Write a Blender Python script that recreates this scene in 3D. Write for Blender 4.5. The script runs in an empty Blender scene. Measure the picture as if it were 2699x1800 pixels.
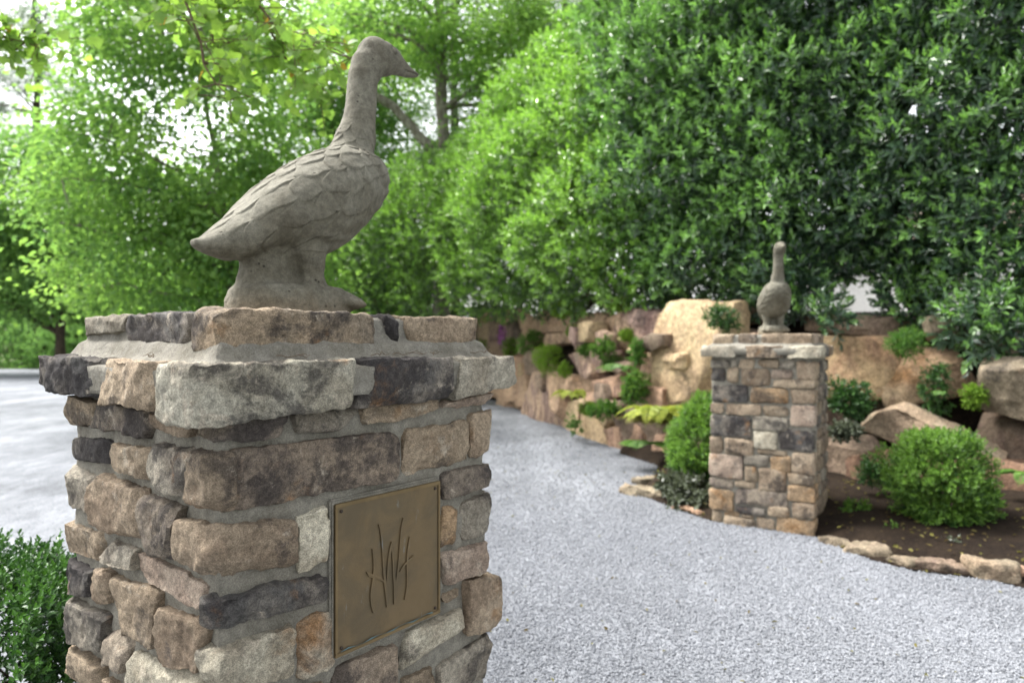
import bpy, math
import numpy as np
from mathutils import Matrix, Vector

SC = bpy.context.scene
COL = SC.collection
R = math.radians

# ------------------------------------------------------------------ camera
cam_data = bpy.data.cameras.new("camera")
cam = bpy.data.objects.new("camera", cam_data)
COL.objects.link(cam)
cam.location = (0, 0, 1.35)
cam.rotation_euler = (R(90), 0, 0)
cam_data.sensor_width = 36.0
cam_data.lens = 24.0
cam_data.shift_y = -0.0026
cam_data.clip_start = 0.05
cam_data.clip_end = 2000
cam_data.dof.use_dof = True
cam_data.dof.focus_distance = 1.42
cam_data.dof.aperture_fstop = 3.2
SC.camera = cam

# ------------------------------------------------------------------ sky, sun, exposure
SUN_EL, SUN_AZ = R(56), R(-62)          # azimuth clockwise from +Y (straight ahead)
world = bpy.data.worlds.new("World")
SC.world = world
world.use_nodes = True
wn = world.node_tree
wn.nodes.clear()
sky = wn.nodes.new("ShaderNodeTexSky")
sky.sky_type = 'NISHITA'
sky.sun_disc = False
sky.sun_elevation = SUN_EL
sky.sun_rotation = SUN_AZ
sky.air_density = 1.0
sky.dust_density = 4.0
sky.ozone_density = 1.0
hs = wn.nodes.new("ShaderNodeHueSaturation")
hs.inputs["Saturation"].default_value = 0.18
bg = wn.nodes.new("ShaderNodeBackground")
bg.inputs["Strength"].default_value = 0.15
wo = wn.nodes.new("ShaderNodeOutputWorld")
wn.links.new(sky.outputs[0], hs.inputs["Color"])
wn.links.new(hs.outputs[0], bg.inputs[0])
wn.links.new(bg.outputs[0], wo.inputs[0])

sun_data = bpy.data.lights.new("sun", 'SUN')
sun_data.energy = 2.4
sun_data.angle = R(25)
sun_data.color = (1.0, 0.975, 0.94)
sun = bpy.data.objects.new("sun", sun_data)
COL.objects.link(sun)
sdir = Vector((math.sin(SUN_AZ) * math.cos(SUN_EL), math.cos(SUN_AZ) * math.cos(SUN_EL), math.sin(SUN_EL)))
sun.rotation_euler = sdir.to_track_quat('Z', 'Y').to_euler()
sun.location = (-6, 4, 20)

SC.view_settings.view_transform = 'Standard'
SC.view_settings.look = 'None'
SC.view_settings.gamma = 1.0
SC.view_settings.exposure = 1.86
SC.cycles.use_denoising = True
SC.cycles.max_bounces = 8
SC.cycles.transparent_max_bounces = 4

# ------------------------------------------------------------------ numeric helpers
_prm = np.random.default_rng(7)
_GR = _prm.normal(size=(4096, 3))
_GR /= np.linalg.norm(_GR, axis=1)[:, None]

def _hash(ix, iy, iz):
    h = (ix * 73856093) ^ (iy * 19349663) ^ (iz * 83492791)
    h = (h ^ (h >> 13)) * 1274126177
    return (h ^ (h >> 16)) & 4095

def perlin(p):
    p = np.asarray(p, float)
    i = np.floor(p).astype(np.int64)
    f = p - i
    u = f * f * f * (f * (f * 6 - 15) + 10)
    res = 0
    for dx in (0, 1):
        wx = u[:, 0] if dx else 1 - u[:, 0]
        for dy in (0, 1):
            wy = u[:, 1] if dy else 1 - u[:, 1]
            for dz in (0, 1):
                wz = u[:, 2] if dz else 1 - u[:, 2]
                g = _GR[_hash(i[:, 0] + dx, i[:, 1] + dy, i[:, 2] + dz)]
                d = g[:, 0] * (f[:, 0] - dx) + g[:, 1] * (f[:, 1] - dy) + g[:, 2] * (f[:, 2] - dz)
                res = res + wx * wy * wz * d
    return res

def fbm(p, octv=3, gain=.5):
    s, a, k = 0, 1.0, 1.0
    for o in range(octv):
        s = s + a * perlin(p * k + 17.3 * o)
        a *= gain
        k *= 2.03
    return s

def unit(v):
    v = np.asarray(v, float)
    return v / np.maximum(np.linalg.norm(v, axis=-1, keepdims=True), 1e-9)

# ------------------------------------------------------------------ object helpers
def mesh_np(name, verts, quads=None, tris=None, smooth=True, attr=None):
    me = bpy.data.meshes.new(name)
    verts = np.asarray(verts, np.float32)
    loops, starts = [], []
    n = 0
    if quads is not None and len(quads):
        q = np.asarray(quads, np.int32)
        loops.append(q.ravel()); starts.append(np.arange(len(q), dtype=np.int32) * 4); n = q.size
    if tris is not None and len(tris):
        t = np.asarray(tris, np.int32)
        loops.append(t.ravel()); starts.append(np.arange(len(t), dtype=np.int32) * 3 + n)
    loops = np.concatenate(loops); starts = np.concatenate(starts)
    me.vertices.add(len(verts)); me.vertices.foreach_set("co", verts.ravel())
    me.loops.add(len(loops)); me.loops.foreach_set("vertex_index", loops)
    me.polygons.add(len(starts)); me.polygons.foreach_set("loop_start", starts)
    me.polygons.foreach_set("use_smooth", np.full(len(starts), smooth, bool))
    if attr is not None:
        for k, v in attr.items():
            a = me.attributes.new(k, 'FLOAT', 'POINT')
            a.data.foreach_set("value", np.asarray(v, np.float32))
    me.update(calc_edges=True)
    return me

def add(name, me, mat, parent=None, label=None, cat=None, group=None, kind=None):
    o = bpy.data.objects.new(name, me)
    COL.objects.link(o)
    if mat is not None and me is not None and not me.materials:
        me.materials.append(mat)
    if parent is not None:
        o.parent = parent
    for k, v in (("label", label), ("category", cat), ("group", group), ("kind", kind)):
        if v:
            o[k] = v
    return o

def empty(name, loc, rz=0.0, label=None, cat=None, group=None):
    o = add(name, None, None, None, label, cat, group)
    o.location = loc
    o.rotation_euler = (0, 0, rz)
    o.empty_display_size = .1
    return o

# ------------------------------------------------------------------ node helpers
class NT:
    def __init__(self, name):
        self.m = bpy.data.materials.new(name)
        self.m.use_nodes = True
        self.t = self.m.node_tree
        self.t.nodes.clear()
        self.out = self.t.nodes.new("ShaderNodeOutputMaterial")
    def n(self, kind, **kw):
        nd = self.t.nodes.new(kind)
        for k, v in kw.items():
            setattr(nd, k, v)
        return nd
    def link(self, a, b):
        self.t.links.new(a, b)
    def setin(self, nd, key, v):
        s = nd.inputs[key]
        if hasattr(v, "links"):
            self.link(v, s)
        else:
            if s.type == 'RGBA' and not isinstance(v, (int, float)) and len(v) == 3:
                v = (*v, 1)
            s.default_value = v
    def coords(self, rnd=True, scale=1.0):
        tc = self.n("ShaderNodeTexCoord")
        if not rnd:
            return tc.outputs["Object"]
        oi = self.n("ShaderNodeObjectInfo")
        ma = self.n("ShaderNodeVectorMath", operation='MULTIPLY_ADD')
        cb = self.n("ShaderNodeCombineXYZ")
        for k, f in enumerate((37.0, 53.0, 71.0)):
            mm = self.n("ShaderNodeMath", operation='MULTIPLY')
            self.link(oi.outputs["Random"], mm.inputs[0]); mm.inputs[1].default_value = f
            self.link(mm.outputs[0], cb.inputs[k])
        self.link(tc.outputs["Object"], ma.inputs[0]); ma.inputs[1].default_value = (scale,) * 3
        self.link(cb.outputs[0], ma.inputs[2])
        self.rand = oi.outputs["Random"]
        return ma.outputs[0]
    def noise(self, vec, scale, detail=4, rough=.55, dist=0.0):
        nd = self.n("ShaderNodeTexNoise")
        self.link(vec, nd.inputs["Vector"])
        nd.inputs["Scale"].default_value = scale
        nd.inputs["Detail"].default_value = detail
        nd.inputs["Roughness"].default_value = rough
        nd.inputs["Distortion"].default_value = dist
        return nd.outputs["Fac"]
    def ramp(self, fac, a, b, lo=0.0, hi=1.0):
        nd = self.n("ShaderNodeMapRange")
        nd.interpolation_type = 'SMOOTHSTEP'
        self.setin(nd, 0, fac)
        nd.inputs[1].default_value = a; nd.inputs[2].default_value = b
        nd.inputs[3].default_value = lo; nd.inputs[4].default_value = hi
        return nd.outputs[0]
    def mix(self, fac, a, b, mode='MIX'):
        nd = self.n("ShaderNodeMix", data_type='RGBA', blend_type=mode)
        self.setin(nd, 0, fac)
        self.setin(nd, 6, a); self.setin(nd, 7, b)
        return nd.outputs[2]
    def math(self, op, a, b=0.0):
        nd = self.n("ShaderNodeMath", operation=op)
        self.setin(nd, 0, a); self.setin(nd, 1, b)
        return nd.outputs[0]
    def bump(self, h, strength=.4, dist=.01, normal=None):
        nd = self.n("ShaderNodeBump")
        nd.inputs["Strength"].default_value = strength
        nd.inputs["Distance"].default_value = dist
        self.link(h, nd.inputs["Height"])
        if normal is not None:
            self.link(normal, nd.inputs["Normal"])
        return nd.outputs[0]
    def done(self, col, rough=.9, normal=None, spec=.25, metal=0.0):
        p = self.n("ShaderNodeBsdfPrincipled")
        self.setin(p, "Base Color", col); self.setin(p, "Roughness", rough)
        self.setin(p, "Specular IOR Level", spec); self.setin(p, "Metallic", metal)
        if normal is not None:
            self.link(normal, p.inputs["Normal"])
        self.link(p.outputs[0], self.out.inputs[0])
        return self.m

def hsv_jit(t, col, amt=.25):
    """small value change from one stone to the next"""
    h = t.n("ShaderNodeHueSaturation")
    t.setin(h, "Color", col)
    t.setin(h, "Value", t.ramp(t.rand, 0, 1, 1 - amt, 1 + amt))
    return h.outputs[0]

def stone_mat(name, base, second, dark=.3, rust=.0, pale=.2, fine=1.0, streak=0.0):
    t = NT(name)
    v = t.coords()
    col = t.mix(t.ramp(t.noise(v, 8 * fine, 5, .6, .6), .38, .62), base, second)
    col = hsv_jit(t, col, .16)
    if streak:
        mp = t.n("ShaderNodeMapping"); mp.inputs["Scale"].default_value = (7, 7, 1.0)
        mp.inputs["Rotation"].default_value = (.25, .1, .3)
        t.link(v, mp.inputs[0])
        col = t.mix(t.math('MULTIPLY', t.ramp(t.noise(mp.outputs[0], 1.5, 3, .6, .5), .45, .68), streak), col, (.15, .095, .085))
    if dark:
        d = t.ramp(t.noise(v, 6.0 * fine, 8, .70, .35), .585 - .22 * dark, .68 - .20 * dark)
        col = t.mix(t.math('MULTIPLY', d, min(1, .55 + .45 * dark)), col, (.034, .030, .030))
    if rust:
        d = t.ramp(t.noise(v, 7 * fine, 7, .66, .3), .60 - .16 * rust, .76 - .14 * rust)
        col = t.mix(t.math('MULTIPLY', d, .7), col, (.25, .125, .045))
    if pale:
        d = t.ramp(t.noise(v, 15 * fine, 8, .74, .4), .61 - .13 * pale, .73 - .13 * pale)
        col = t.mix(t.math('MULTIPLY', d, .72), col, (.40, .35, .275))
    sp = t.ramp(t.noise(v, 430 * fine, 3, .7), .3, .7, .62, 1.36)
    mo = t.ramp(t.noise(v, 80 * fine, 8, .78, .3), .3, .7, .58, 1.40)
    col = t.mix(1.0, col, t.n_rgb(t.math('MULTIPLY', sp, mo)), 'MULTIPLY')
    b1 = t.bump(t.noise(v, 34 * fine, 10, .74), 1.0, .013 / fine)
    b2 = t.bump(t.noise(v, 420 * fine, 3, .6), .4, .002 / fine, b1)
    return t.done(col, .92, b2, .2)

def n_rgb(self, fac):
    c = self.n("ShaderNodeCombineColor")
    for k in range(3):
        self.link(fac, c.inputs[k])
    return c.outputs[0]
NT.n_rgb = n_rgb

M = {}
def warm(c):
    return (c[0], c[1] * 1.02, c[2] * .97)
def desat(c, k, s):
    g_ = sum(c) / 3
    return tuple((x_ * (1 - s) + g_ * s) * k for x_ in c)
#             base               second             dark rust pale
TONES = {
 'b': ((.215, .145, .092), (.30, .215, .14), .30, .05, .25),
 't': ((.33, .24, .155), (.25, .175, .11), .22, .10, .35),
 'd': ((.085, .078, .076), (.17, .14, .115), .62, .12, .22),
 'p': ((.46, .40, .30), (.33, .27, .19), .25, .15, .5),
 'o': ((.38, .23, .11), (.30, .19, .10), .25, .45, .3),
 'g': ((.29, .245, .19), (.21, .17, .13), .36, .02, .35),
 'k': ((.35, .255, .19), (.27, .185, .135), .18, .12, .4),
 'n': ((.165, .125, .10), (.26, .20, .145), .55, .06, .28),
 'm': ((.185, .135, .10), (.25, .18, .125), .38, .10, .32),
 'r': ((.42, .35, .26), (.26, .13, .05), .35, .6, .5),
 'v': ((.37, .335, .265), (.29, .25, .185), .46, .34, .65),
 'q': ((.31, .27, .21), (.23, .19, .14), .28, .02, .4),
 'w': ((.22, .165, .115), (.32, .225, .14), .48, .35, .4),
}
for k, (a, b, d, r, p) in TONES.items():
    M['stone_' + k] = stone_mat('pillar stone ' + k, warm(desat(a, 1.0, .26)), warm(desat(b, 1.0, .26)), d, r, p)
BT = {
 'y': ((.46, .335, .17), (.40, .27, .14), .05, .06, .15, .25),
 't': ((.46, .30, .175), (.38, .24, .135), .08, .08, .15, .4),
 'u': ((.30, .195, .15), (.42, .28, .17), .15, .02, .15, .9),
 'k': ((.42, .25, .145), (.34, .21, .125), .12, .10, .15, .6),
 'n': ((.25, .175, .115), (.20, .145, .095), .18, .02, .12, .4),
 'g': ((.26, .205, .13), (.20, .16, .10), .16, .02, .2, .2),
 'h': ((.22, .18, .115), (.27, .19, .115), .08, .02, .12, .1),
 'w': ((.36, .25, .12), (.33, .19, .095), .12, .15, .15, .3),
 'x': ((.30, .19, .10), (.25, .18, .10), .25, .25, .2, .3),
 's': ((.19, .105, .058), (.15, .085, .05), .2, .05, .05, .5),
}
for k, (a, b, d, r, p, s) in BT.items():
    M['rock_' + k] = stone_mat('boulder ' + k, desat(a, 1.12, .17), desat(b, 1.12, .17), d, r, p, .22, s)

def mortar_mat(name, a, b):
    t = NT(name)
    v = t.coords(False)
    col = t.mix(t.ramp(t.noise(v, 14, 5, .6), .35, .65), a, b)
    st = t.ramp(t.noise(v, 5, 5, .65, .6), .60, .78)
    col = t.mix(t.math('MULTIPLY', st, .35), col, (.22, .16, .10))
    sp = t.ramp(t.noise(v, 380, 3, .7), .3, .7, .74, 1.25)
    sp = t.math('MULTIPLY', sp, t.ramp(t.noise(v, 40, 8, .78), .3, .7, .74, 1.22))
    col = t.mix(1.0, col, t.n_rgb(sp), 'MULTIPLY')
    b1 = t.bump(t.noise(v, 70, 8, .75), .9, .010)
    b2 = t.bump(t.noise(v, 420, 2, .6), .3, .002, b1)
    return t.done(col, .95, b2, .15)
M['mortar'] = mortar_mat('grey mortar', (.25, .235, .195), (.205, .19, .155))
M['cap_mortar'] = mortar_mat('pale weathered mortar', (.235, .222, .188), (.175, .163, .132))

def concrete_mat():
    t = NT('cast concrete')
    v = t.coords(False)
    col = t.mix(t.ramp(t.noise(v, 6, 5, .6, .5), .35, .65), (.106, .097, .072), (.162, .154, .122))
    st = t.ramp(t.noise(v, 9, 8, .72, .4), .50, .70)
    col = t.mix(t.math('MULTIPLY', st, .62), col, (.060, .052, .038))
    gx = t.n("ShaderNodeSeparateXYZ"); t.link(v, gx.inputs[0])
    low = t.ramp(t.math('ADD', gx.outputs[2], t.math('MULTIPLY', t.noise(v, 12, 4), .05)), .015, .10, 1.0, 0.0)
    col = t.mix(t.math('MULTIPLY', low, .55), col, (.20, .145, .09))
    vo = t.n("ShaderNodeTexVoronoi", feature='F1'); t.link(v, vo.inputs["Vector"]); vo.inputs["Scale"].default_value = 42
    pit = t.math('MULTIPLY', t.ramp(vo.outputs["Distance"], .09, .16, 1.0, 0.0), t.ramp(t.noise(v, 17, 2), .52, .60))
    col = t.mix(t.math('MULTIPLY', pit, .85), col, (.03, .026, .022))
    sp = t.ramp(t.noise(v, 420, 3, .7), .3, .7, .82, 1.17)
    sp = t.math('MULTIPLY', sp, t.ramp(t.noise(v, 55, 8, .78), .3, .7, .68, 1.28))
    col = t.mix(1.0, col, t.n_rgb(sp), 'MULTIPLY')
    b1 = t.bump(t.noise(v, 70, 5, .65), .35, .006)
    b2 = t.bump(t.noise(v, 400, 2, .6), .45, .002, b1)
    b3 = t.bump(t.math('MULTIPLY', pit, -1.0), .8, .004, b2)
    return t.done(col, .93, b3, .2)
M['concrete'] = concrete_mat()

def bronze_mat(name, a, b, patina=.5):
    t = NT(name)
    v = t.coords(False)
    col = t.mix(t.ramp(t.noise(v, 9, 5, .6, .8), .35, .65), a, b)
    mp = t.n("ShaderNodeMapping"); mp.inputs["Scale"].default_value = (1, 1, .25); t.link(v, mp.inputs[0])
    d = t.ramp(t.noise(mp.outputs[0], 38, 6, .72, .4), .585, .72)
    d = t.math('MULTIPLY', d, t.ramp(t.noise(v, 8, 3), .45, .62))
    col = t.mix(t.math('MULTIPLY', d, patina), col, (.24, .29, .31))
    met = t.ramp(d, 0, 1, .75, .05)
    b1 = t.bump(t.noise(v, 240, 3, .6), .15, .002)
    rough = t.ramp(t.noise(v, 14, 4, .6), .3, .7, .42, .62)
    return t.done(col, rough, b1, .4, met)
M['bronze'] = bronze_mat('aged bronze', (.165, .120, .066), (.120, .094, .058), .9)
M['bronze_edge'] = bronze_mat('worn bronze edge', (.20, .145, .075), (.15, .108, .055), .3)
def plain(name, col, rough=.6, metal=0.0):
    t = NT(name)
    v = t.coords(False)
    c = t.mix(t.ramp(t.noise(v, 40, 4), .3, .7), col, tuple(x * .7 for x in col))
    return t.done(c, rough, t.bump(t.noise(v, 120, 3), .2, .002), .3, metal)
M['screw'] = plain('dark screw', (.06, .045, .035), .5, .6)
M['verdigris'] = plain('verdigris', (.10, .16, .165), .9)
M['white_paint'] = plain('white paint', (.80, .80, .80), .6)
M['flower'] = plain('pink flower', (.45, .16, .42), .7)

def gravel_mat():
    t = NT('crushed granite')
    v = t.coords(False)
    vo = t.n("ShaderNodeTexVoronoi", feature='F1'); t.link(v, vo.inputs["Vector"]); vo.inputs["Scale"].default_value = 105
    sx = t.n("ShaderNodeSeparateColor"); t.link(vo.outputs["Color"], sx.inputs[0])
    col = t.mix(t.ramp(sx.outputs[0], 0, 1), (.176, .185, .201), (.228, .237, .253))
    col = t.mix(t.ramp(sx.outputs[1], .88, .93), col, (.13, .135, .145))
    big = t.ramp(t.noise(v, .9, 5, .6), .3, .7, .80, 1.16)
    mp = t.n("ShaderNodeMapping"); mp.inputs["Scale"].default_value = (1, .35, 1); t.link(v, mp.inputs[0])
    med = t.ramp(t.noise(mp.outputs[0], 9, 5, .65), .3, .7, .85, 1.12)
    tr_ = t.n("ShaderNodeMapping"); tr_.inputs["Rotation"].default_value = (0, 0, .28); tr_.inputs["Scale"].default_value = (1.0, .12, 1); t.link(v, tr_.inputs[0])
    trk = t.ramp(t.noise(tr_.outputs[0], 1.3, 3, .5, .3), .38, .62, .86, 1.10)
    col = t.mix(1.0, col, t.n_rgb(t.math('MULTIPLY', t.math('MULTIPLY', big, med), trk)), 'MULTIPLY')
    b = t.bump(vo.outputs["Distance"], .7, -.008)
    b = t.bump(t.noise(v, 22, 4), .5, .02, b)
    return t.done(col, 1.0, b, .0)
M['gravel'] = gravel_mat()
def grain_mat():
    t = NT('gravel grains')
    at = t.n("ShaderNodeAttribute", attribute_name='tint')
    col = t.mix(t.ramp(at.outputs["Fac"], .1, 1), (.165, .174, .190), (.245, .254, .271))
    col = t.mix(t.ramp(at.outputs["Fac"], .06, .1, 1.0, 0.0), col, (.08, .082, .09))
    return t.done(col, .95, None, .05)
M['grain'] = grain_mat()
def soil_mat(name, a, b, litter):
    t = NT(name)
    v = t.coords(False)
    col = t.mix(t.ramp(t.noise(v, 6, 6, .7), .35, .65), a, b)
    col = t.mix(t.ramp(t.noise(v, 55, 3, .7), .62, .70), col, litter)
    return t.done(col, .95, t.bump(t.noise(v, 40, 6, .7), 1.0, .03), .1)
M['soil'] = soil_mat('garden soil', (.017, .012, .009), (.030, .021, .014), (.075, .055, .03))
M['ground'] = soil_mat('leafy ground', (.05, .075, .022), (.075, .10, .03), (.10, .09, .04))
def bark_mat(name, a, b, sc=1.0):
    t = NT(name)
    v = t.coords(True)
    mp = t.n("ShaderNodeMapping"); mp.inputs["Scale"].default_value = (1, 1, .22); t.link(v, mp.inputs[0])
    f = t.noise(mp.outputs[0], 26 * sc, 6, .7, .4)
    col = t.mix(t.ramp(f, .35, .65), a, b)
    return t.done(col, .95, t.bump(f, .9, .03 / sc), .1)
M['bark'] = bark_mat('grey brown bark', (.075, .058, .044), (.20, .165, .13), .5)
M['bark_dark'] = bark_mat('dark bark', (.035, .028, .022), (.09, .07, .05), .8)
M['bark_pale'] = bark_mat('lichened grey bark', (.13, .11, .09), (.30, .28, .24), .6)
M['twig'] = bark_mat('twig', (.09, .06, .04), (.15, .11, .075), 4)

def leaf_mat(name, old, new, trans=.35, rough=.45, spec=.35, sat=None):
    t = NT(name)
    at = t.n("ShaderNodeAttribute", attribute_name='tint')
    col = t.mix(t.ramp(at.outputs["Fac"], 0, 1), old, new)
    p = t.n("ShaderNodeBsdfPrincipled")
    t.setin(p, "Base Color", col); t.setin(p, "Roughness", rough); t.setin(p, "Specular IOR Level", spec)
    tr = t.n("ShaderNodeBsdfTranslucent")
    tc = t.mix(1.0, col, (1.0, 1.06, .62), 'MULTIPLY')
    t.link(tc, tr.inputs[0])
    mx = t.n("ShaderNodeMixShader"); mx.inputs[0].default_value = trans
    t.link(p.outputs[0], mx.inputs[1]); t.link(tr.outputs[0], mx.inputs[2])
    t.link(mx.outputs[0], t.out.inputs[0])
    return t.m
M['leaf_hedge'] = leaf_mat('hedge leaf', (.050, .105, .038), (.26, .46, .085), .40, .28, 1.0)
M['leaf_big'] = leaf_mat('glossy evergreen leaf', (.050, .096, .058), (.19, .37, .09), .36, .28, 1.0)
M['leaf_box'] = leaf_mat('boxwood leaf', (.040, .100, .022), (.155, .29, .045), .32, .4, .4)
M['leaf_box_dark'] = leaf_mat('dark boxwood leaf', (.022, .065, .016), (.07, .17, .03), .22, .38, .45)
M['leaf_maple'] = leaf_mat('maple leaf', (.13, .25, .09), (.27, .43, .12), .64, .55, .25)
M['leaf_near'] = leaf_mat('young maple leaf', (.16, .28, .07), (.28, .43, .09), .62, .5, .25)
M['leaf_orange'] = leaf_mat('turning maple leaf', (.36, .22, .05), (.42, .28, .06), .5, .5, .25)
M['leaf_dark'] = leaf_mat('woodland leaf', (.13, .25, .10), (.22, .38, .13), .62, .55, .25)
M['leaf_pine'] = leaf_mat('pine needles', (.075, .125, .080), (.13, .20, .115), .45, .5, .3)
M['leaf_fern'] = leaf_mat('fern frond', (.06, .15, .025), (.13, .24, .04), .4, .5, .3)
M['leaf_yellow'] = leaf_mat('yellow fern frond', (.22, .28, .04), (.38, .41, .07), .4, .5, .3)
M['leaf_moss'] = leaf_mat('moss phlox', (.10, .19, .02), (.22, .36, .04), .3, .6, .2)
M['leaf_dull'] = leaf_mat('dull bronze leaf', (.05, .06, .035), (.11, .13, .085), .15, .35, .5)
M['leaf_brown'] = leaf_mat('browning fern', (.10, .07, .025), (.17, .16, .04), .35, .6, .2)

# ------------------------------------------------------------------ measured layout, in metres
RIGHT = [('g', [(0.1625, 1.2073), (0.3136, 1.2074), (0.3136, 1.1643), (0.1712, 1.1692)]),
 ('t', [(0.3314, 1.2048), (0.5419, 1.2082), (0.5437, 1.1735), (0.3374, 1.1697)]),
 ('k', [(0.5645, 1.2026), (0.7578, 1.2094), (0.7555, 1.1861), (0.5626, 1.1791)]),
 ('m', [(0.0294, 1.152), (0.4296, 1.1431), (0.4271, 1.0391), (0.0237, 1.041)]),
 ('t', [(0.4517, 1.1427), (0.6639, 1.1474), (0.6639, 1.0445), (0.4517, 1.0381)]),
 ('b', [(0.672, 1.1608), (0.7545, 1.165), (0.7475, 1.0474), (0.6704, 1.0545)]),
 ('n', [(0.5699, 1.0297), (0.751, 1.0278), (0.7475, 0.9709), (0.5743, 0.9667)]),
 ('g', [(0.6369, 0.9446), (0.751, 0.9501), (0.7354, 0.8465), (0.6306, 0.8497)]),
 ('o', [(0.5684, 0.9481), (0.629, 0.945), (0.6244, 0.8533), (0.5655, 0.8525)]),
 ('p', [(0.1735, 1.0084), (0.2451, 1.0123), (0.2493, 0.9027), (0.1754, 0.8954)]),
 ('k', [(0.5655, 0.836), (0.7475, 0.827), (0.732, 0.7579), (0.5818, 0.7569)]),
 ('r', [(0.1783, 0.8037), (0.2514, 0.7968), (0.261, 0.6861), (0.1774, 0.6905)]),
 ('t', [(0.5714, 0.7453), (0.6432, 0.7342), (0.64, 0.7061), (0.5743, 0.7164)]),
 ('b', [(0.6511, 0.7534), (0.7756, 0.7351), (0.7721, 0.5973), (0.6543, 0.6156)]),
 ('p', [(0.4622, 0.6875), (0.64, 0.6879), (0.6353, 0.6316), (0.4425, 0.6075)]),
 ('m', [(0.2599, 0.6848), (0.4245, 0.6761), (0.422, 0.5826), (0.2546, 0.6049)]),
 ('g', [(0.5553, 0.5709), (0.7441, 0.5919), (0.7371, 0.4744), (0.5596, 0.4919)]),
 ('t', [(0.4425, 0.589), (0.5423, 0.5789), (0.538, 0.4856), (0.4425, 0.4917)]),
 ('t', [(0.1265, 0.6875), (0.2388, 0.6595), (0.2388, 0.5462), (0.1265, 0.5651)]),
 ('b', [(0.5818, 0.4671), (0.7389, 0.457), (0.7337, 0.3416), (0.5893, 0.3646)])]
LEFT = [('t', [(0.6712, 1.2172), (0.5362, 1.2175), (0.5535, 1.1512), (0.6933, 1.1501)]),
 ('n', [(0.5337, 1.2099), (0.248, 1.2085), (0.2575, 1.1514), (0.5535, 1.1532)]),
 ('b', [(0.2422, 1.2072), (0.0873, 1.2129), (0.1005, 1.1707), (0.2499, 1.1777)]),
 ('d', [(0.6933, 1.1192), (0.4507, 1.1325), (0.4507, 1.0794), (0.6822, 1.0689)]),
 ('t', [(0.4439, 1.1295), (0.2347, 1.1332), (0.248, 1.073), (0.4439, 1.0708)]),
 ('g', [(0.2216, 1.1514), (0.0537, 1.1463), (0.0841, 1.0589), (0.2441, 1.0693)]),
 ('g', [(0.6933, 1.0512), (0.5094, 1.0467), (0.5485, 0.9572), (0.6961, 0.9498)]),
 ('b', [(0.5142, 1.0528), (0.2789, 1.0491), (0.2888, 0.9427), (0.5436, 0.9386)]),
 ('n', [(0.275, 1.0445), (0.1222, 1.0389), (0.1427, 0.9369), (0.2809, 0.9398)]),
 ('t', [(0.713, 0.9171), (0.4903, 0.9239), (0.507, 0.8597), (0.7187, 0.8381)]),
 ('g', [(0.4903, 0.9153), (0.321, 0.9234), (0.3375, 0.8749), (0.5094, 0.8611)]),
 ('k', [(0.3292, 0.9147), (0.0411, 0.9191), (0.0679, 0.8608), (0.3313, 0.8683)]),
 ('d', [(0.7017, 0.828), (0.5411, 0.8343), (0.5485, 0.7734), (0.713, 0.7479)]),
 ('b', [(0.5411, 0.8401), (0.4507, 0.8479), (0.4645, 0.7726), (0.546, 0.7623)]),
 ('t', [(0.4462, 0.8396), (0.2197, 0.8606), (0.2441, 0.7452), (0.4599, 0.7297)]),
 ('b', [(0.2216, 0.8299), (0.0442, 0.8506), (0.0584, 0.7537), (0.246, 0.7123)]),
 ('g', [(0.6878, 0.7373), (0.4622, 0.7526), (0.4832, 0.6744), (0.6795, 0.6388)]),
 ('n', [(0.4738, 0.7261), (0.3521, 0.7297), (0.384, 0.6583), (0.4785, 0.6436)]),
 ('p', [(0.3605, 0.7076), (0.0458, 0.7453), (0.0537, 0.694), (0.3584, 0.6222)]),
 ('t', [(0.6933, 0.6267), (0.4927, 0.6356), (0.4998, 0.5667), (0.6933, 0.5392)]),
 ('b', [(0.4738, 0.613), (0.3333, 0.6232), (0.3416, 0.5476), (0.4738, 0.5376)])]
CORNER = [('n', 0.0728, 1.2108, 1.1747, 1.2114, 1.1738, 0.1366, 1.2104, 1.1612), ('b', 0.0841, 1.1482, 1.0589, 1.1527, 1.0473, 0.0408, 1.1505, 1.0433),
 ('b', 0.129, 1.0169, 0.9407, 1.0247, 0.9306, 0.1648, 1.006, 0.9079), ('d', 0.0411, 0.9022, 0.848, 0.9027, 0.8379, 0.2305, 0.8728, 0.8283),
 ('p', 0.0537, 0.8125, 0.7299, 0.8138, 0.731, 0.1648, 0.8006, 0.697), ('b', 0.0537, 0.7134, 0.6525, 0.7084, 0.6406, 0.1084, 0.6867, 0.6141)]
CAP_R = [('v', [(0.0228, 1.3031), (0.2751, 1.2953), (0.2751, 1.2228), (0.0228, 1.2083)]),
 ('d', [(0.3032, 1.3009), (0.552, 1.2975), (0.552, 1.2175), (0.2994, 1.2146)]),
 ('q', [(0.5919, 1.2979), (0.8088, 1.2953), (0.8088, 1.2286), (0.5845, 1.2154)])]
CAP_L = [('v', [(0.112, 1.3013), (-0.1362, 1.3026), (-0.1362, 1.2234), (0.112, 1.2237)]),
 ('t', [(0.3678, 1.3001), (0.1504, 1.3004), (0.1417, 1.2256), (0.406, 1.2198)]),
 ('d', [(0.723, 1.3059), (0.4004, 1.3028), (0.4513, 1.2305), (0.7332, 1.2382)])]
TOP_R = [('w', [(0.0698, 1.4052), (0.3777, 1.4042), (0.3789, 1.3228), (0.0698, 1.3252)]),
 ('d', [(0.4078, 1.4036), (0.4453, 1.4037), (0.4498, 1.3324), (0.4152, 1.3341)]),
 ('b', [(0.4692, 1.4019), (0.7144, 1.4039), (0.7185, 1.3262), (0.4923, 1.3335)])]
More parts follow.
